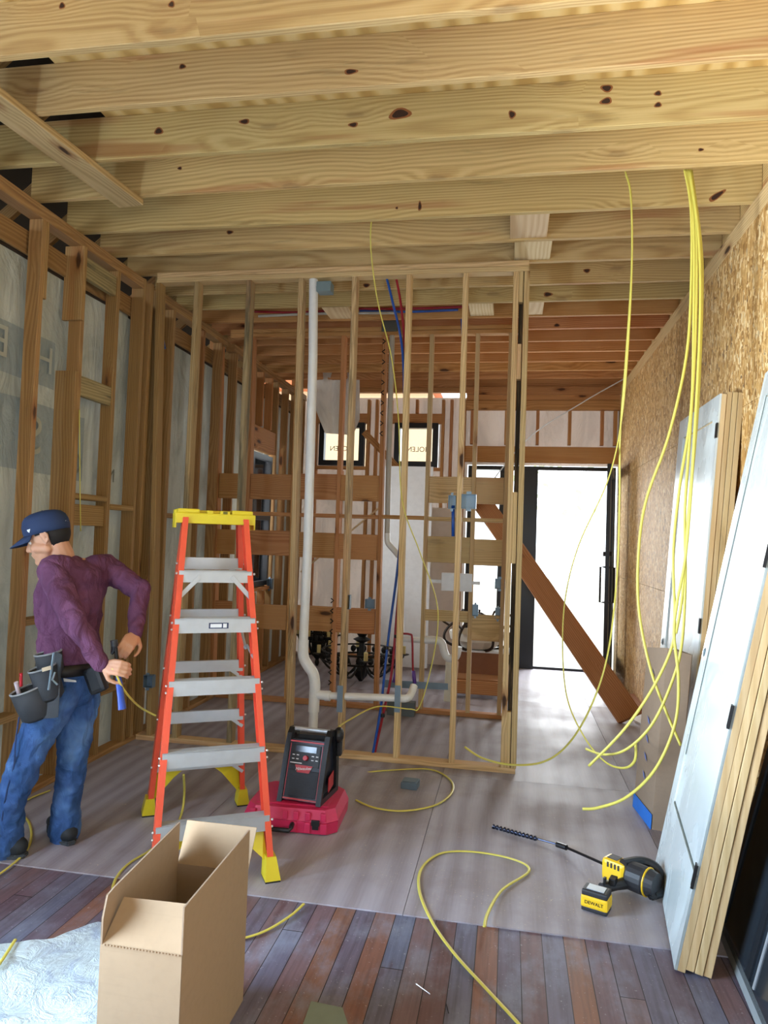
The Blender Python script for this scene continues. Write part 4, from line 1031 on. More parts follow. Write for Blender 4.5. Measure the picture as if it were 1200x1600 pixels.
ebox(409, 1045, 6.55, .06, .14, 'dark box low behind the ladder on the rear partition', BLUEBOX) if 0 else None
c = at(505, 446, Y=5.02); tag(MB().box(c+Vector((.0, .06, 0)), (.11, .10, .075), bev=.004).build('pipe_guard', flat('blue_grey_guard', '#74878a', .5)), 'blue-grey plate box at the top of the white drain pipe', 'pipe guard')
c = at(609, 507, Y=6.48); tag(MB().box(c, (.15, .03, .13), bev=.004).build('pipe_guard', flat('grey_guard', '#565b57', .6)), 'grey plate on the rear top plate over the thin vent pipe', 'pipe guard')
c = at(627, 1110, Y=6.4); tag(MB().box(c+Vector((0, .0, .0)), (.25, .10, .17), bev=.006).build('grey_plastic_box', flat('grey_box_plastic', '#5a605f', .6)), 'dark grey box standing on the rear partition bottom plate', 'box')
c = at(641, 1230, Z=.0); o = empty('junction_box', tuple(c), 'loose grey junction box lying on the plywood inside the cable loop', 'junction box')
rt = Matrix.Rotation(R(-4), 4, 'Z')
MB().box(c+Vector((0, 0, .022)), (.105, .10, .044), rt, bev=.005).build('box_body', BLUEBOX, o); MB().box(c+Vector((0, -.0, .046)), (.085, .08, .005), rt, bev=.002).build('lid', BLUEBOX, o)
wb = empty('white_wall_box', tuple(at(712, 925, Y=6.46)), 'white washing machine outlet box with side brackets, rear partition', 'outlet box')
a, b = at(690, 895, Y=6.46), at(737, 925, Y=6.46); MB().span(a, b+Vector((0, .08, 0)), bev=.004).build('box_body', WHITEP, wb)
a, b = at(668, 905, Y=6.49), at(750, 914, Y=6.49); MB().span(a, b+Vector((0, .003, 0))).build('mounting_strap', WHITEP, wb)
# ============================================================ long diagonal pieces near the entry
a = at(985, 1122, Z=.05); b = at(752, 782, Y=9.0)
o = lumber('leaning_plank', a, b, .235, .038, BROWNW, side=(1, 0, .3)); tag(o, 'wide brown plank leaning diagonally across the open entry door', 'plank')
a2 = at(962, 1104, Z=.02)+Vector((0, .15, 0)); b2 = at(745, 795, Y=9.12)
o = lumber('leaning_strip', a2+Vector((0, .12, 0)), b2+Vector((0, .02, 0)), .05, .03, PALEW, side=(1, 0, .3)); tag(o, 'thin pale strip leaning just behind the wide brown plank', 'wood strip')
o = lumber('wall_strap', at(700, 850, Y=9.15), at(820, 690, Y=9.05), .055, .012, PALEW, side=(1, 0, 1)); 
tag(MB().tube([at(735, 798, Y=9.1), at(820, 690, Y=9.0), at(905, 632, Y=8.95), at(975, 592, Y=8.9)], .022, 6, r2=.006, sub=5).build('plastic_strip', WHITEP), 'long thin white strip running diagonally up above the entry door', 'strip')
bpy.data.objects.remove(o)
o = lumber('scrap_block', at(962, 1085, Z=.04)+Vector((.14, 0, 0)), at(985, 1108, Z=.04)+Vector((.1, 0, 0)), .09, .04, BROWNW, side=(1, 0, 0)); tag(o, 'short scrap of lumber on the floor against the strand board wall', 'wood scrap')
bb = tag(MB().prism([at(980, 1118, Z=0), at(1003, 1118, Z=0), at(1005, 1136, Z=0), at(990, 1128, Z=0)], (0, 0, .02)).build('white_offcut', WHITEP), 'small white offcut on the floor at the foot of the leaning plank', 'offcut')

# ============================================================ things beyond the rear partition
# white panels leaning
a, b = at(596, 728, Y=8.6), at(667, 1036, Y=8.6)
tag(MB().span((a.x, 8.6, .03), (b.x, 8.64, a.z)).build('white_door_panel', WHITEP), 'tall plain white panel standing behind the open bay of the rear partition', 'panel')
a, b = at(672, 775, Y=8.9), at(713, 1050, Y=8.9)
tag(MB().span((a.x, 8.9, .03), (b.x, 8.93, 2.0)).build('white_door_panel', flat('off_white_panel', '#ddd6cf', .6)), 'shorter off-white panel behind the plank blocking, right of the tall one', 'panel')
for x in (683, 702): pass
# hanging housewrap flap
SH = wrap('hanging_wrap', .35, '#d9d2c6')
mb = MB(); top = [(490, 580), (560, 583)]; 
pts = [(484, 577, 562, 577), (486, 600, 562, 600), (490, 630, 562, 630), (499, 655, 562, 655), (508, 677, 552, 680)]
rows_ = []
for k, (xa, ya, xb, yb) in enumerate(pts):
    rows_.append([mb.bm.verts.new(at(xa+(xb-xa)*i/10, ya+(yb-ya)*i/10, Y=8.75+.05*sin(i*1.3+k)+.02*k)) for i in range(11)])
for A_, B_ in zip(rows_, rows_[1:]):
    for i in range(10): mb.bm.faces.new((A_[i], A_[i+1], B_[i+1], B_[i]))
tag(mb.build('housewrap_flap', SH, smooth_=True), 'torn pale housewrap flap hanging over the left small high window', 'housewrap')

def chandelier(loc, rad_, mat, candle, label, n=8, name='chandelier', tilt_=0):
    o = empty(name, loc, label, 'chandelier'); L = Vector(loc)
    q = Matrix.Rotation(tilt_, 3, 'X')
    def W_(x, y, z): return L+q@Vector((x, y, z))
    prof = [(.015, 0), (.03, .04), (.02, .08), (.07, .14), (.085, .2), (.05, .3), (.035, .4), (.03, .5), (.10, .54), (.04, .57), (.06, .60), (.11, .66), (.10, .67), (.02, .68)]
    MB().lathe(W_(0, 0, 0), prof, 16, q@Vector((0, 0, 1))).build('column', mat, o)
    MB().tube([W_(rad_*cos(t*pi/18), rad_*sin(t*pi/18), .32) for t in range(36)], .012, 6, closed=True).tube([W_(rad_*cos(t*pi/18), rad_*sin(t*pi/18), .42) for t in range(36)], .010, 6, closed=True).build('ring', mat, o)
    for k in range(n):
        a = 2*pi*k/n+.3; ca, sa = cos(a), sin(a)
        arm = MB().tube([W_(.05*ca, .05*sa, .25), W_(.4*rad_*ca, .4*rad_*sa, .14), W_(.8*rad_*ca, .8*rad_*sa, .22), W_(1.08*rad_*ca, 1.08*rad_*sa, .36)], .013, 6, sub=5)
        arm.tube([W_(.5*rad_*ca, .5*rad_*sa, .16), W_(.62*rad_*ca, .62*rad_*sa, .30), W_(.5*rad_*ca, .5*rad_*sa, .36), W_(.42*rad_*ca, .42*rad_*sa, .27)], .008, 6, sub=5)
        arm.lathe(W_(1.08*rad_*ca, 1.08*rad_*sa, .36), [(.01, 0), (.06, .015), (.065, .02), (.02, .024)], 12)
        ar = arm.build('arm', mat, o)
        MB().lathe(W_(1.08*rad_*ca, 1.08*rad_*sa, .378), [(.022, 0), (.022, .09), (.018, .092)], 12).build('candle_sleeve', candle, ar)
    mb = MB()
    for k in range(22):
        a = 2*pi*k/22; ca, sa = cos(a), sin(a); c = W_(rad_*ca, rad_*sa, .37); mb.ball(c, (.035, .02, .04), 6)
    mb.split('band_boss', mat, o)
    return o
CANDLE = flat('ivory_candle', '#c9b878', .6)
chandelier(tuple(at(563, 1075, Y=7.75)*1), .44, IRON, CANDLE, 'large black wrought iron chandelier on the floor behind the rear partition')
chandelier(tuple(at(495, 1040, Y=8.45)*1), .22, IRON, CANDLE, 'smaller black iron chandelier just right of the white drain pipe, ivory candles', 6)
# low platform with boxes
PF = empty('low_platform', tuple(at(745, 1075, Y=7.4)), 'low wooden platform with a knotty front rail beyond the rear partition', 'platform'); PF.location.z = 0
ztop = at(750, 1062, Y=7.3).z; xa, xb = at(700, 1062, Y=7.3).x, at(797, 1062, Y=7.3).x
MB().span((xa, 7.3, ztop-.02), (xb, 8.3, ztop)).build('deck', BROWNW, PF)
lumber('front_rail', (xa, 7.28, ztop-.08), (xb, 7.28, ztop-.08), .13, .038, REAR, PF)
for x in (xa+.05, xb-.05): lumber('leg', (x, 7.34, 0), (x, 7.34, ztop-.02), .089, .038, REAR, PF, side=(1, 0, 0)); lumber('leg', (x, 8.25, 0), (x, 8.25, ztop-.02), .089, .038, REAR, PF, side=(1, 0, 0))
a, b = at(754, 1020, Y=7.6), at(797, 1055, Y=7.6)
o = empty('brown_carton', ((a.x+b.x)/2, 7.75, ztop), 'brown carton with a white top standing on the low platform', 'carton')
MB().span((a.x-.25, 7.6, ztop+.001), (b.x-.02, 7.95, a.z)).build('carton_body', flat('reddish_carton', '#8f6248', .8), o); MB().span((a.x-.26, 7.59, a.z), (b.x-.01, 7.96, a.z+.02)).build('carton_top', WHITEP, o)
GLD = flat('bronze_iron', '#2b1f16', .5, .3)
cpt = at(745, 1010, Y=7.78); ch = empty('scroll_light_fixture', (cpt.x, 7.78, cpt.z-.08), 'dark bronze scroll light fixture with white curved glass bowl, on the brown carton', 'light fixture')
mb = MB(); c0 = Vector((cpt.x, 7.78, cpt.z+.16))
for k in range(6):
    a = k*pi/3; mb.tube([c0+Vector((cos(a)*.03, sin(a)*.03, .2)), c0+Vector((cos(a)*.30, sin(a)*.3, .05)), c0+Vector((cos(a)*.34, sin(a)*.34, -.12)), c0+Vector((cos(a)*.05, sin(a)*.05, -.22))], .016, 6, sub=6)
    mb.tube([c0+Vector((cos(a)*.3, sin(a)*.3, .05)), c0+Vector((cos(a)*.4, sin(a)*.4, .12)), c0+Vector((cos(a)*.36, sin(a)*.36, .2)), c0+Vector((cos(a)*.3, sin(a)*.3, .14))], .012, 6, sub=5)
mb.lathe(c0-Vector((0, 0, .26)), [(.02, 0), (.06, .03), (.03, .06), (.03, .5)], 12).build('scroll_frame', GLD, ch)
MB().lathe(c0-Vector((0, 0, .2)), [(.05, 0), (.2, .04), (.29, .12), (.31, .2), (.30, .2), (.27, .12), (.18, .05), (.03, .02)], 20).build('glass_bowl', flat('alabaster_glass', '#d8d2c4', .3), ch)
# ============================================================ yellow cables
def cable(pts, label, r=.0078, group='loose yellow cables', name='yellow_cable'):
    P = []
    for p in pts:
        x, y, k, v = p; P.append(at(x, y, **{k: v}))
    o = MB().tube(P, r, 8, r2=r*.55, sub=8).build(name, ROMEX, smooth_=True); return tag(o, label, 'cable', group)
YC = 4.3
cable([(592, 290, 'Y', 4.36), (584, 320, 'Y', 4.36), (579, 380, 'Y', 4.4), (590, 470, 'Y', 4.6), (612, 560, 'Y', 4.8), (623, 660, 'Y', 4.85), (628, 780, 'Y', 4.85), (655, 860, 'Y', 4.9), (680, 930, 'Y', 4.95), (684, 980, 'Y', 4.95), (672, 1050, 'Y', 4.97), (655, 1105, 'Y', 4.97), (640, 1108, 'Y', 4.95), (590, 1104, 'Y', 4.85), (545, 1125, 'Y', 4.5), (524, 1142, 'Y', 4.2), (516, 1165, 'Y', 4.12), (522, 1209, 'Z', .008), (600, 1204, 'Z', .008), (670, 1202, 'Z', .008), (703, 1218, 'Z', .008), (706, 1238, 'Z', .008), (680, 1258, 'Z', .008), (630, 1267, 'Z', .008), (585, 1262, 'Z', .008), (556, 1250, 'Z', .008)], 'yellow cable from the fifth joist past the tubes, looping on the floor by the radio')
cable([(977, 268, 'Y', 4.0), (985, 300, 'Y', 4.0), (988, 380, 'Y', 4.05), (984, 500, 'Y', 4.1), (972, 650, 'Y', 4.2), (950, 750, 'Y', 4.4), (905, 850, 'Y', 4.6), (884, 930, 'Y', 4.7), (879, 1010, 'Y', 4.7), (886, 1090, 'Y', 4.6), (912, 1150, 'Y', 4.4), (945, 1190, 'Y', 4.25), (975, 1200, 'Y', 4.15), (992, 1188, 'Y', 4.1), (993, 1160, 'Y', 4.1)], 'leftmost hanging cable at the entry, its loop ending in a small upturned hook')
cable([(978, 272, 'Y', 4.0), (986, 310, 'Y', 4.02), (987, 420, 'Y', 4.1), (978, 560, 'Y', 4.2), (969, 680, 'Y', 4.3), (968, 780, 'Y', 4.4), (964, 900, 'Y', 4.5), (950, 1020, 'Y', 4.6), (925, 1100, 'Y', 4.65), (890, 1160, 'Y', 4.7), (850, 1190, 'Y', 4.75), (800, 1195, 'Y', 4.8), (755, 1185, 'Y', 4.85), (726, 1167, 'Y', 4.9)], 'yellow cable hanging along the entry door, its end reaching the partition foot')
cable([(1070, 265, 'Y', 4.0), (1080, 330, 'Y', 4.0), (1080, 450, 'Y', 4.02), (1072, 560, 'Y', 4.05), (1045, 680, 'Y', 4.1), (1010, 780, 'Y', 4.15), (998, 860, 'Y', 4.15), (998, 950, 'Y', 4.15), (1015, 1040, 'Y', 4.1), (1040, 1110, 'Y', 4.05), (1064, 1165, 'Y', 4.0)], 'yellow cable bowing widest left across the strand board wall')
cable([(1072, 265, 'Y', 4.0), (1084, 350, 'Y', 4.0), (1084, 500, 'Y', 4.0), (1080, 640, 'Y', 4.0), (1062, 760, 'Y', 4.0), (1052, 860, 'Y', 4.0), (1054, 960, 'Y', 4.0), (1050, 1010, 'Y', 4.0), (1020, 1075, 'Y', 4.0), (975, 1140, 'Y', 4.0), (920, 1197, 'Y', 4.05)], 'yellow cable crossing the white doors and trailing left, ending low over the plywood')
cable([(1075, 265, 'Y', 4.0), (1088, 360, 'Y', 4.0), (1087, 520, 'Y', 4.0), (1078, 680, 'Y', 4.0), (1070, 800, 'Y', 4.0), (1071, 900, 'Y', 4.0), (1066, 1000, 'Y', 4.0), (1052, 1060, 'Y', 4.0), (1020, 1130, 'Y', 4.0), (980, 1170, 'Y', 4.05), (945, 1179, 'Y', 4.1), (915, 1170, 'Y', 4.15)], 'yellow cable over the white doors, curving left to end in a flat hook')
cable([(1078, 265, 'Y', 4.0), (1092, 370, 'Y', 3.98), (1094, 500, 'Y', 3.95), (1084, 700, 'Y', 3.92), (1072, 860, 'Y', 3.9), (1058, 940, 'Y', 3.9), (1053, 990, 'Y', 3.9), (1060, 1060, 'Y', 3.9), (1055, 1130, 'Y', 3.9), (1025, 1200, 'Y', 3.88), (980, 1245, 'Y', 3.85), (935, 1262, 'Y', 3.85), (910, 1264, 'Y', 3.85)], 'hanging yellow cable whose low end curls out below the blue-taped carton')
cable([(1080, 266, 'Y', 4.0), (1095, 380, 'Y', 4.02), (1097, 470, 'Y', 4.04), (1090, 640, 'Y', 4.03), (1076, 800, 'Y', 4.0), (1066, 930, 'Y', 4.0), (1056, 990, 'Y', 4.0)], 'short straight yellow cable, rightmost of the hanging bundle')
cable([(757, 1448, 'Z', .03), (763, 1425, 'Z', .02), (785, 1390, 'Z', .012), (827, 1360, 'Z', .008), (800, 1342, 'Z', .008), (740, 1331, 'Z', .006), (690, 1333, 'Z', .006), (660, 1355, 'Z', .006), (655, 1390, 'Z', .006), (675, 1440, 'Z', .006), (710, 1490, 'Z', .004), (760, 1545, 'Z', .002), (815, 1605, 'Z', .002), (830, 1630, 'Z', .002)], 'yellow cable curling over the plywood seam at lower centre', .0072)
cable([(475, 1412, 'Z', .01), (455, 1430, 'Z', .006), (420, 1452, 'Z', .004), (384, 1465, 'Z', .004), (350, 1468, 'Z', .004)], 'short yellow cable end sticking out right of the open cardboard box', .0066)
cable([(287, 1210, 'Z', .25), (288, 1240, 'Z', .1), (284, 1270, 'Z', .006), (270, 1300, 'Z', .006), (235, 1328, 'Z', .006), (200, 1350, 'Z', .006), (180, 1375, 'Z', .006), (178, 1400, 'Z', .006), (200, 1430, 'Z', .006)], 'yellow cable on the floor passing under the ladder to the cardboard box', .0066)
cable([(-10, 1372, 'Z', .008), (20, 1350, 'Z', .008), (42, 1328, 'Z', .008), (49, 1305, 'Z', .008), (45, 1285, 'Z', .008), (33, 1270, 'Z', .008), (30, 1258, 'Z', .008), (50, 1246, 'Z', .008), (78, 1235, 'Z', .008)], 'yellow cable looping on the floor around the worker\'s shoes', .0066)
cable([(-5, 1512, 'Z', .02), (10, 1490, 'Z', .02), (24, 1468, 'Z', .02)], 'short yellow cable end on the white plastic sheet', .0066)
cable([(124, 640, 'X', XL+.01), (125, 760, 'X', XL+.01), (126, 830, 'X', XL+.01)], 'thin yellow cable running down the left wall stud behind the worker', .004)

# ============================================================ cordless drill lying on the plywood
dr_ = empty('cordless_drill', tuple(at(980, 1395, Z=0)), 'yellow and black cordless drill with a long auger bit lying on the plywood', 'drill')
YEL = flat('tool_yellow', '#f0c422', .4); CHAR = flat('tool_charcoal', '#2b2c30', .5)
def dz(px, py, z): return at(px, py, Z=z)
ax0, ax1 = dz(948, 1352, .075), dz(1012, 1378, .075)
dax = (ax1-ax0).normalized(); dsd = Vector((-dax.y, dax.x, 0)); rtd = Matrix(((dax.x, dsd.x, 0), (dax.y, dsd.y, 0), (0, 0, 1))).to_4x4()
mb = MB().box(ax0+dax*.055, (.12, .085, .10), rtd, bev=.018)
mb.build('gear_housing', YEL, dr_)
mb = MB()
for k in range(4): mb.box(ax0+dax*(.03+.018*k)-dsd*.044+Vector((0, 0, .028)), (.008, .003, .022), rtd)
mb.box(ax0+dax*.04+Vector((0, 0, .051)), (.05, .05, .003), rtd).split('vent', CHAR, dr_)
MB().lathe(ax0+dax*.115, [(.055, 0), (.064, .01), (.064, .08), (.058, .09), (.060, .10), (.052, .135), (.02, .14)], 20, dax).build('motor_housing', CHAR, dr_)
MB().lathe(ax0+dax*.205, [(.06, 0), (.0655, .002), (.0655, .006), (.06, .008)], 20, dax).build('yellow_ring', YEL, dr_)
hc = dz(1014, 1372, .07)
MB().tube([ax0+dax*.10-dsd*.03+Vector((0, 0, .05)), hc+Vector((-.03, .05, .05)), hc+Vector((.035, .04, .035)), hc+Vector((.055, .0, -.005)), hc+Vector((.045, -.05, -.03)), hc+Vector((.0, -.085, -.035)), ax0+dax*.2+Vector((.02, -.05, -.03))], .023, 10, sub=5).build('side_handle', BLACK, dr_)
# grip and battery
g0, g1 = dz(985, 1378, .05), dz(940, 1388, .045)
MB().tube([g0, (g0+g1)/2, g1], [.028, .022, .024], 12).build('grip', CHAR, dr_)
bc = dz(932, 1404, .05); bd = (g0-g1); bd.z = 0; bd.normalize(); bs = Vector((-bd.y, bd.x, 0)); rb_ = Matrix.Rotation(R(-22), 4, 'Z')
bat = MB().box(bc+Vector((0, 0, -.005)), (.118, .085, .052), rb_, bev=.010).build('battery', YEL, dr_)
MB().box(bc+Vector((0, 0, .030)), (.112, .08, .026), rb_, bev=.008).box(bc+Vector((0, 0, -.037)), (.112, .08, .02), rb_, bev=.006).build('battery_casing', CHAR, bat)
MB().box(bc+Vector((0, 0, .0445)), (.075, .05, .003), rb_).build('battery_top_plate', ALU, bat)
text('DEWALT', .020, bc+rb_.to_3x3()@Vector((.0, -.0435, -.006)), rb_.to_3x3()@Euler((R(90), 0, 0)).to_matrix(), BLACK, bat)
MB().box(dz(958, 1376, .075), (.03, .05, .03), rb_, bev=.004).box(dz(945, 1376, .085), (.012, .02, .03), rb_, bev=.003).split('belt_clip', BLACK, dr_)
b0, b1 = ax0+Vector((0, .0, .0)), dz(880, 1322, .02); tip = dz(770, 1291, .014)
MB().tube([b0, b1], .007, 8).tube([b1-(b1-b0).normalized()*.03, b1+(tip-b1).normalized()*.035], .014, 10).build('extension_shank', BLACKM, dr_)
mb = MB(); L_ = (tip-b1).length; dd = (tip-b1).normalized(); sa_, sb_ = mb.frame(dd)
mb.tube([b1, tip], .005, 8)
for ph in (0, pi):
    mb.tube([b1+dd*(L_*(.35+.65*i/60))+sa_*cos(i*.62+ph)*.009+sb_*sin(i*.62+ph)*.009 for i in range(61)], .005, 5)
mb.build('auger_bit', flat('dark_bit_steel', '#3a3f52', .3, .7), dr_)
# nails, screw, scrap on the boards
for (x0, y0, x1, y1, lab, m_) in ((650, 1537, 672, 1553, 'bright steel nail lying on the old floorboards at lower centre', RIVET), (697, 1568, 701, 1583, 'dark bent nail on the orange floorboards at lower centre', IRON)):
    tag(MB().tube([at(x0, y0, Z=.0), at(x1, y1, Z=.0)], .0017, 6).build('nail', m_), lab, 'nail')
tag(MB().prism([at(486, 1566, Z=-.005), at(535, 1576, Z=-.005), at(560, 1650, Z=-.005), at(460, 1640, Z=-.005)], (0, 0, .004)).build('cardboard_scrap', flat('grey_green_board', '#7d8a80', .8)), 'flat grey-green board scrap on the floor at the bottom edge', 'board scrap')
# ============================================================ the worker
SKINM = NT('skin'); SKINM = SKINM.fin(SKINM.mix(SKINM.noise(SKINM.coord('Object'), 12, 3), C('#cf9f82'), C('#bb8a6d')), .5, Subsurface_Weight=.05)
def cloth(name, col, dark, sc=9, st=.9, fade=None, bd=.02):
    m = NT(name); co = m.coord('Object'); a = m.noise(m.scale(co, (1, 1, .55)), sc, 4, .55, 1.2)
    c = m.mix(m.step(a, .3, .7), C(col), C(dark))
    if fade: c = m.mix(m.step(m.noise(co, 4.5, 3), .45, .7, 0, .75), c, C(fade))
    m.bump(a, st, bd); return m.fin(c, .85, Specular_IOR_Level=.15)
SHIRTM = cloth('maroon_shirt_cotton', '#714a68', '#5d3a54', 11, 1.0, bd=.03)
JEANM = cloth('blue_denim', '#41629a', '#30507f', 13, 1.0, '#6c97cf')
CAPM = flat('navy_cap_wool', '#1c3156', .8); HAIRM = flat('black_hair', '#0c0a0a', .7); SHOEM = flat('dark_shoe', '#20262c', .7); SOLEM = flat('shoe_sole', '#3a4046', .8)
LEATH = flat('dark_grey_pouch_leather', '#30353b', .7, bumpn=40); TRIM_ = flat('pale_binding', '#8f9498', .7)
def pv(x, y, Y): return at(x, y, Y=Y)
def capsule(bm, p0, r0, p1, r1, seg=14):
    p0, p1 = Vector(p0), Vector(p1); d = p1-p0; L = max(d.length, 1e-5); d.normalize()
    a = d.orthogonal().normalized(); b = d.cross(a); rings = []
    for k in range(0, 6): t = -pi/2+k*pi/10; rings.append((p0+d*r0*sin(t), max(r0*cos(t), .0003)))
    for k in range(0, 6): t = k*pi/10; rings.append((p1+d*r1*sin(t), max(r1*cos(t), .0003)))
    R_ = [[bm.verts.new(c+a*r*cos(2*pi*j/seg)+b*r*sin(2*pi*j/seg)) for j in range(seg)] for c, r in rings]
    for A, B in zip(R_, R_[1:]):
        for j in range(seg): bm.faces.new((A[j], A[(j+1) % seg], B[(j+1) % seg], B[j]))
    bm.faces.new(R_[0][::-1]); bm.faces.new(R_[-1])
def chain(bm, pts):
    for (p0, r0), (p1, r1) in zip(pts, pts[1:]): capsule(bm, p0, r0, p1, r1)
def loft(bm, rings, seg=28):
    """rings: centre, half width along A, half depth along B, A, B"""
    R_ = [[bm.verts.new(c+A*(w*cos(2*pi*j/seg))+B*(d*sin(2*pi*j/seg))) for j in range(seg)] for c, w, d, A, B in rings]
    for P, Q in zip(R_, R_[1:]):
        for j in range(seg): bm.faces.new((P[j], P[(j+1) % seg], Q[(j+1) % seg], Q[j]))
    bm.faces.new(R_[0][::-1]); bm.faces.new(R_[-1])
def organic(mb, name, mat, parent, vox=.008, smo=6, disp=0, dsc=.08, base=(0, 0, 0)):
    bmesh.ops.recalc_face_normals(mb.bm, faces=mb.bm.faces)
    o = mb.build(name, mat, parent, base=base, smooth_=True)
    r = o.modifiers.new('remesh', 'REMESH'); r.mode = 'VOXEL'; r.voxel_size = vox; r.use_smooth_shade = True
    s = o.modifiers.new('smooth', 'SMOOTH'); s.factor = .5; s.iterations = smo
    if disp:
        t = bpy.data.textures.new(name+'_folds', 'CLOUDS'); t.noise_scale = dsc; t.noise_depth = 2
        d = o.modifiers.new('folds', 'DISPLACE'); d.texture = t; d.strength = disp; d.mid_level = .5
    return o
BS = (-2.25, 3.2, 0)
S_ = Vector((.30, .954, 0)); F_ = Vector((-.954, .30, 0)); Uz = Vector((0, 0, 1))
wk = empty('person', BS, 'worker in maroon long-sleeved shirt, navy cap and jeans, turned away at the left wall', 'person')
lsh, rsh = pv(82, 893, 3.06), pv(164, 886, 3.36)
lel, rel = pv(119, 976, 2.94), pv(219, 922, 3.36)
lwr, rwr = pv(160, 1040, 2.98), pv(212, 990, 3.2)
neck = pv(97, 868, 3.18); pel = pv(110, 1052, 3.23)
lhip, rhip = pv(90, 1080, 3.15), pv(124, 1082, 3.32)
lkn, rkn = pv(37, 1195, 3.05), pv(113, 1190, 3.28)
lan, ran = pv(10, 1305, 3.10), pv(101, 1290, 3.34)
hf = Vector((-.90, -.27, -.34)).normalized(); hs_ = Vector((-hf.y, hf.x, 0)).normalized(); hs_ = -hs_ if hs_.dot(S_) < 0 else hs_
hu = hs_.cross(hf).normalized(); hu = hu if hu.z > 0 else -hu
HC = pv(74, 842, 3.15)
def H_(f, s, u): return HC+hf*f+hs_*s+hu*u
# -- body: one continuous skin
mb = MB(); bm = mb.bm
mb.ball(HC+hu*.01, 1, 24, rot=None) if 0 else None
def ell(c, rf, rs, ru_, seg=20):
    M = Matrix.Translation(c) @ Matrix(((hf.x, hs_.x, hu.x), (hf.y, hs_.y, hu.y), (hf.z, hs_.z, hu.z))).to_4x4() @ Matrix.Diagonal((rf, rs, ru_, 1))
    bmesh.ops.create_uvsphere(bm, u_segments=seg, v_segments=seg*2//3, radius=1, matrix=M)
ell(H_(-.012, 0, .025), .096, .074, .088); ell(H_(.03, 0, -.035), .058, .056, .075)
chain(bm, [(H_(.02, .03, -.075), .03), (H_(.068, 0, -.098), .021), (H_(.02, -.03, -.075), .03)])
chain(bm, [(H_(.078, 0, .008), .012), (H_(.100, 0, -.028), .013)]); chain(bm, [(H_(.088, .012, -.034), .009), (H_(.088, -.012, -.034), .009)])
chain(bm, [(H_(.078, .018, -.058), .008), (H_(.088, 0, -.057), .009), (H_(.078, -.018, -.058), .008)]); chain(bm, [(H_(.076, .015, -.070), .008), (H_(.084, 0, -.070), .008), (H_(.076, -.015, -.070), .008)])
chain(bm, [(H_(.074, .045, .028), .012), (H_(.086, 0, .026), .012), (H_(.074, -.045, .028), .012)])
for s in (1, -1):
    chain(bm, [(H_(.045, s*.045, -.03), .028), (H_(.0, s*.05, -.05), .026)])
    er = [(-.004, -.028), (-.022, -.012), (-.026, .012), (-.012, .032), (.004, .030), (.008, .012)]
    chain(bm, [(H_(f-.008, s*(.078+abs(f)*.35), u), .0055) for f, u in er]); chain(bm, [(H_(-.012, s*.074, -.015), .010), (H_(-.012, s*.076, .01), .012)])
chain(bm, [(H_(-.035, 0, -.035), .056), (neck+Vector((0, 0, .0)), .058), (neck-Vector((0, 0, .10)), .09)])
loft(bm, [(pel, .12, .09, S_, F_), (pel.lerp(neck, .5), .12, .085, S_, F_), (neck-Uz*.10, .12, .07, S_, F_)])
chain(bm, [(neck-Uz*.06, .05), (lsh, .045), (lel, .036), (lwr, .026)]); chain(bm, [(neck-Uz*.06, .05), (rsh, .045), (rel, .036), (rwr, .026)])
chain(bm, [(pel, .08), (lhip, .075), (lkn, .05), (lan, .035)]); chain(bm, [(pel, .08), (rhip, .075), (rkn, .05), (ran, .035)])
def hand(w, dirv, up, thumb, curl, ln=.18):
    """palm from wrist along dirv; fingers fan in the plane dirv x side, curling towards -up"""
    d = Vector(dirv).normalized(); u = (Vector(up)-d*Vector(up).dot(d)).normalized(); s = d.cross(u)*thumb
    k = ln/.19
    for q in (-.028, -.010, .009, .027): chain(bm, [(w+d*.0, .018*k), (w+d*.05*k+s*q*k*.9, .015*k), (w+d*.092*k+s*q*k, .0115*k)])
    for q, L in ((.030, .068), (.010, .080), (-.010, .074), (-.029, .058)):
        p = w+d*.092*k+s*q*k; a = 0; r = .0092*k; L = L*k
        for seg_, fr_ in ((.44, curl*.8), (.31, curl), (.25, curl*.7)):
            a += fr_; dd = d*cos(a)-u*sin(a); n = p+dd*L*seg_; capsule(bm, p, r, n, r*.93); p = n; r *= .93
    p = w+d*.025*k+s*.025*k; n = p+(d*.55+s*.8-u*.25).normalized()*.042*k; capsule(bm, p, .014*k, n, .011*k)
    n2 = n+(d*.8+s*.25-u*.5).normalized()*.03*k; capsule(bm, n, .011*k, n2, .009*k); n3 = n2+(d*.8-s*.15-u*.6).normalized()*.024*k; capsule(bm, n2, .009*k, n3, .008*k)
hmid = pv(182, 1043, 2.98)
hand(lwr, (hmid-lwr), Vector((-.3, -.8, .4)), 1, .75)
hand(rwr, (pv(196, 1012, 3.10)-rwr), Vector((.6, -.5, .5)), -1, .6)
organic(mb, 'body', SKINM, wk, .0042, 3, base=BS)
for s in (1, -1):
    MB().ball(H_(.070, s*.030, .004), .010, 12).build('eye', flat('eye_white', '#e4e0da', .2), wk, smooth_=True)
    MB().tube([H_(.080, s*.020, .024), H_(.083, s*.034, .028), H_(.074, s*.048, .022)], .004, 6).build('eyebrow', HAIRM, wk)
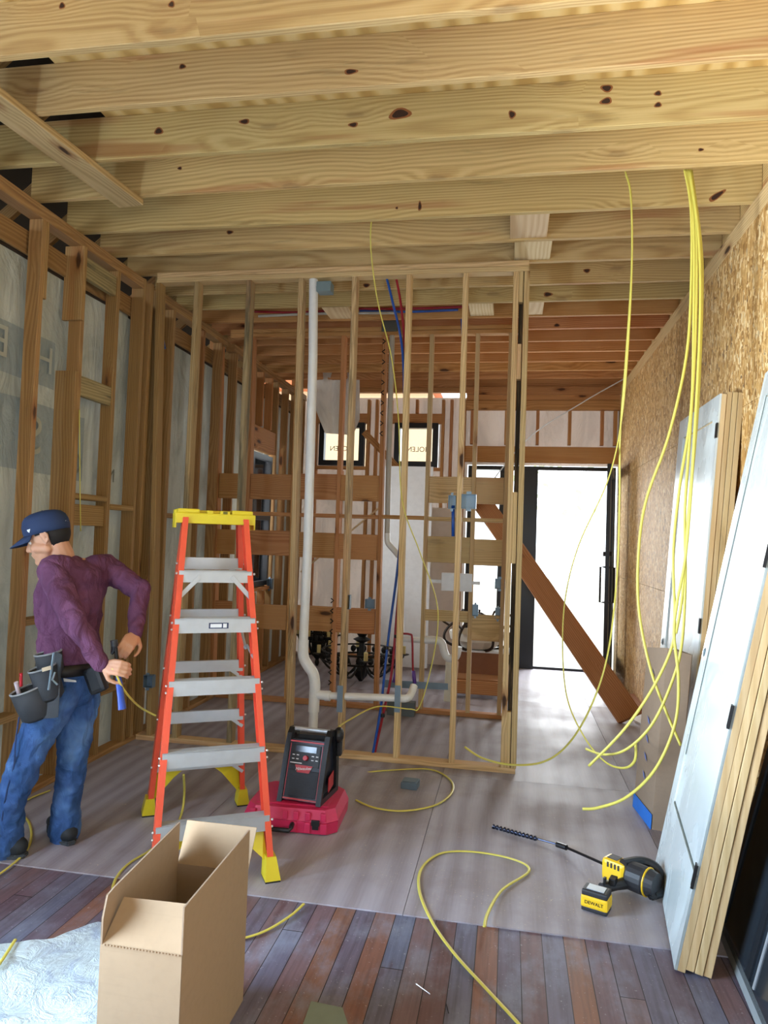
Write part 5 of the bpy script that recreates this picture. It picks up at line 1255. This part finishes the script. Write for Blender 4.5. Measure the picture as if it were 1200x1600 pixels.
# -- hair below the cap
mb = MB(); bmesh.ops.create_uvsphere(mb.bm, u_segments=90, v_segments=70, radius=1, matrix=Matrix.Translation(H_(-.014, 0, .022)) @ Matrix(((hf.x, hs_.x, hu.x), (hf.y, hs_.y, hu.y), (hf.z, hs_.z, hu.z))).to_4x4() @ Matrix.Diagonal((.103, .081, .094, 1)))
kill = []
for v in mb.bm.verts:
    q = v.co-HC; f, u = q.dot(hf), q.dot(hu)
    if f > .030 or u < (-.005 if f > -.02 else -.066-.25*(f+.1)) or (f > -.03 and u < .02): kill.append(v)
bmesh.ops.delete(mb.bm, geom=kill, context='VERTS'); hr = mb.build('hair', HAIRM, wk, smooth_=True)
so = hr.modifiers.new('thick', 'SOLIDIFY'); so.thickness = .006
# -- cap
cu = Vector(hu*1.0+hf*-.06).normalized(); cf = (hf-cu*hf.dot(cu)).normalized(); c0 = H_(-.010, 0, .032)
def K_(f, s, u): return c0+cf*f+hs_*s+cu*u
cap = None; mb = MB(); rings = []
for h, a, b in ((-.004, .106, .086), (.02, .109, .089), (.045, .108, .088), (.07, .100, .082), (.088, .084, .070), (.098, .060, .050), (.103, .03, .026), (.1045, .004, .004)):
    rings.append([mb.bm.verts.new(K_(a*cos(2*pi*j/32), b*sin(2*pi*j/32), h)) for j in range(32)])
for A, B in zip(rings, rings[1:]):
    for j in range(32): mb.bm.faces.new((A[j], A[(j+1) % 32], B[(j+1) % 32], B[j]))
cap = mb.build('cap', CAPM, wk, smooth_=True); so = cap.modifiers.new('thick', 'SOLIDIFY'); so.thickness = .003; so.offset = 1
mb = MB(); n = 16; T1, T2 = [], []
for i in range(n+1):
    a = -1.15+2.3*i/n
    inn = K_(.103*cos(a), .084*sin(a), .006); out = K_(.103*cos(a)+.085*max(0, cos(a*1.25))**.6, .084*sin(a)*1.04, -.010-.012*abs(sin(a))**2*2+.004*cos(a)-.028*max(0, cos(a*1.25)))
    T1.append(inn); T2.append(out)
P = T1+T2[::-1]
vA = [mb.bm.verts.new(p) for p in T1]; vB = [mb.bm.verts.new(p) for p in T2]
for i in range(n): mb.bm.faces.new((vA[i], vA[i+1], vB[i+1], vB[i]))
bo = mb.build('brim', CAPM, cap, smooth_=True); so = bo.modifiers.new('thick', 'SOLIDIFY'); so.thickness = .004
WH = flat('white_embroidery', '#d9e2e8', .7); sd = -1
c = K_(.045, sd*.0835, .018); q_ = (K_(.065, sd*.078, .018)-c).normalized()
MB().prism([c+cu*.009, c+q_*.018+cu*.008, c+q_*.016-cu*.001, c+q_*.009-cu*.008], hs_*sd*.004).build('side_emblem', WH, cap)
MB().ball(K_(0, 0, .105), .006, 10).build('top_button', CAPM, cap)
MB().tube([K_(-.104+.01*0, sd*.028, .03), K_(-.106, sd*.018, .036), K_(-.108, sd*.012, .028), K_(-.107, sd*.018, .020)], .0025, 6).build('back_lettering', WH, cap)
# -- shirt
mb = MB(); bm = mb.bm
hem = pv(110, 1030, 3.22); waist = pv(108, 990, 3.215); chest = pv(110, 925, 3.205); shm = (lsh+rsh)/2
loft(bm, [(hem-Uz*.02, .165, .118, S_, F_), (hem, .17, .122, S_, F_), (waist, .155, .115, S_, F_), (chest, .185, .128, S_, F_), (chest.lerp(shm, .6)+Uz*.01, .180, .118, S_, F_), (shm+Uz*.0, .15, .095, S_, F_), (neck-Uz*.005, .072, .068, S_, F_)])
chain(bm, [(shm.lerp(lsh, .6), .075), (lsh, .070), (lel, .056), (lwr, .036)]); chain(bm, [(shm.lerp(rsh, .6), .072), (rsh, .068), (rel, .054), (rwr, .036)])
chain(bm, [(lwr.lerp(lel, .06), .040), (lwr.lerp(lel, .14), .042)])
sh = organic(mb, 'shirt', SHIRTM, wk, .009, 4, .030, .075, BS)
# -- jeans
mb = MB(); bm = mb.bm
loft(bm, [(lhip.lerp(rhip, .5)-Uz*.06, .10, .09, S_, F_), (lhip.lerp(rhip, .5)+Uz*.0, .175, .125, S_, F_), (pel+Uz*.02, .165, .118, S_, F_), (pel+Uz*.05, .155, .112, S_, F_)])
lkc, rkc = pv(14, 1262, 3.07), pv(104, 1256, 3.31)
chain(bm, [(lhip-Uz*.02, .105), (lhip.lerp(lkn, .5), .092), (lkn, .076), (lkc, .070), (lan-Uz*.02, .078), (lan-Uz*.05, .070)])
chain(bm, [(rhip-Uz*.02, .105), (rhip.lerp(rkn, .5), .088), (rkn, .072), (rkc, .070), (ran-Uz*.02, .080), (ran-Uz*.045, .072)])
organic(mb, 'jeans', JEANM, wk, .009, 3, .028, .06, BS)
SEAM = flat('seam_thread', '#2a416c', .9)
MB().tube([pv(30, 1120, 2.985), pv(24, 1160, 2.975), pv(22, 1195, 2.975), pv(12, 1230, 2.985), pv(6, 1262, 3.0), pv(2, 1290, 3.02)], .004, 6, sub=4).build('side_seam', SEAM, wk)
# -- shoes
for an, fd in ((lan, Vector((-.9, -.15, 0))), (ran, Vector((-.75, .55, 0)))):
    fd.normalize(); b = Vector((an.x, an.y, .0)); mb = MB()
    chain(mb.bm, [(b-fd*.06+Uz*.05, .045), (b+fd*.05+Uz*.05, .045), (b+fd*.15+Uz*.04, .036), (b+fd*.18+Uz*.035, .03)]); chain(mb.bm, [(b-fd*.04+Uz*.05, .042), (b-fd*.03+Uz*.11, .045)])
    s_ = organic(mb, 'shoe', SHOEM, wk, .007, 3, base=tuple(b))
    sd_ = Vector((-fd.y, fd.x, 0))
    MB().prism([b-fd*.105+sd_*.02, b-fd*.105-sd_*.02, b-fd*.06-sd_*.042, b+fd*.12-sd_*.046, b+fd*.2-sd_*.02, b+fd*.2+sd_*.02, b+fd*.12+sd_*.046, b-fd*.06+sd_*.042], (0, 0, .022), bev=.006).build('sole', SOLEM, s_)
# -- belt and pouches
bc_ = pel+Uz*.035
bl = MB(); R1 = [bc_+S_*(.176*cos(t*pi/20))+F_*(.130*sin(t*pi/20)) for t in range(40)]
ra, rb = [], []
for p in R1: ra.append(bl.bm.verts.new(p-Uz*.028)); rb.append(bl.bm.verts.new(p+Uz*.028))
for i in range(40): bl.bm.faces.new((ra[i], ra[(i+1) % 40], rb[(i+1) % 40], rb[i]))
belt = bl.build('tool_belt', BLACK, wk, smooth_=True); so = belt.modifiers.new('thick', 'SOLIDIFY'); so.thickness = .006
def cup(c, rx, ry, h, name, tap=.82, ax=Vector((.81, .58, 0)), tilt_=Vector((0, 0, 0))):
    """open-topped leather pocket; c = centre of the rim"""
    up = (Uz+tilt_).normalized(); a = (ax-up*ax.dot(up)).normalized(); b = up.cross(a); mb = MB(); R_ = []
    for hh, k in ((0, 1), (-h*.5, .98), (-h*.9, .9*tap/.82), (-h, tap*.8), (-h+.006, tap*.76), (-h*.88, .84*tap/.82), (-h*.5, .93), (0, .95)):
        R_.append([mb.bm.verts.new(c+up*hh+a*rx*k*cos(2*pi*j/24)+b*ry*k*sin(2*pi*j/24)) for j in range(24)])
    for A, B in zip(R_, R_[1:]+R_[:1]):
        if A is R_[3]: pass
        for j in range(24): mb.bm.faces.new((A[j], A[(j+1) % 24], B[(j+1) % 24], B[j]))
    mb.bm.faces.new(R_[3][::-1]) if 0 else None
    o = mb.build(name, LEATH, belt, smooth_=True)
    MB().tube([c+a*rx*.98*cos(2*pi*j/24)+b*ry*.98*sin(2*pi*j/24) for j in range(24)], .0045, 6, closed=True).build('rim_binding', TRIM_, o)
    return o
tl = Vector((-.0, .0, 0))
cup(pv(75, 1020, 3.04), .060, .045, .11, 'pouch', tilt_=Vector((-.15, -.15, 0)))
cup(pv(66, 1043, 2.99), .062, .05, .16, 'pouch', tilt_=Vector((-.25, -.25, 0)))
cup(pv(43, 1076, 2.97), .078, .055, .155, 'pouch', tilt_=Vector((-.25, -.30, 0)))
MB().prism([pv(88, 1018, 3.02), pv(98, 1022, 3.02), pv(92, 1122, 3.0), pv(62, 1124, 2.99), pv(62, 1070, 3.0)], F_*.02-S_*.0, bev=.004).build('pouch_back', LEATH, belt)
MB().tube([pv(84, 1020, 2.97), pv(76, 1078, 2.96)], .006, 6).tube([pv(86, 1050, 2.97), pv(82, 1062, 2.96), pv(90, 1070, 2.96)], .005, 6).build('strap_buckle', GALV, belt)
MB().prism([pv(65, 1044, 2.935), pv(79, 1040, 2.935), pv(80, 1046, 2.935), pv(66, 1050, 2.935)], Vector((0, .002, 0))).build('maker_patch', flat('tan_patch', '#b7a58a', .7), belt)
tag(MB().cyl(pv(33, 1052, 2.96), pv(33, 1072, 2.97), .007).build('red_pencil', REDP), 'red pen standing in the left edge of the tool pouch', 'pen')
tag(MB().cyl(pv(25, 1066, 2.96), pv(30, 1085, 2.98), .010).build('screwdriver', flat('pale_handle', '#c9bfc9', .4)), 'small pale-handled tool hooked on the outer edge of the tool pouch', 'hand tool')
MB().box(pv(150, 1062, 3.16), (.09, .05, .13), Matrix.Rotation(R(-25), 4, 'Y'), bev=.02).build('side_pouch', BLACK, belt)
# back pocket edge with a white slip
MB().prism([pv(99, 1060, 3.09), pv(118, 1063, 3.09), pv(119, 1066, 3.09), pv(100, 1065, 3.09)], Vector((0, .003, 0))).build('paper_slip', PRT, wk)
# hammer
hm = empty('hammer', tuple(pv(188, 1110, 3.0)), 'claw hammer with blue rubber grip held by the worker behind his hip', 'hammer')
BLG = flat('blue_rubber_grip', '#2a4fae', .4)
h0, h1, h2 = pv(181, 1012, 3.0), pv(184, 1050, 3.0), pv(191, 1108, 3.0)
MB().tube([h0, h1], .008, 8).build('shaft', IRON, hm)
MB().tube([h1, h1.lerp(h2, .3), h1.lerp(h2, .7), h2], [.011, .015, .015, .018], 12).build('grip', BLG, hm)
hx = Vector((.3, .2, 0)).normalized()
MB().cyl(pv(178, 1000, 3.0), pv(179, 1010, 3.0), .016).tube([pv(179, 1006, 3.0), pv(178, 1015, 3.0), pv(175, 1022, 3.0)], [.016, .013, .006], 8).build('head', BLACKM, hm)
o = MB().tube([pv(172, 1043, 2.97), pv(180, 1050, 2.97), pv(190, 1072, 3.0), pv(205, 1092, 3.1), pv(222, 1107, 3.3), pv(243, 1118, 3.4)], .005, 8, sub=6).build('yellow_cable', ROMEX); tag(o, 'yellow cable running from the worker\'s hand to behind the ladder', 'cable', 'loose yellow cables')
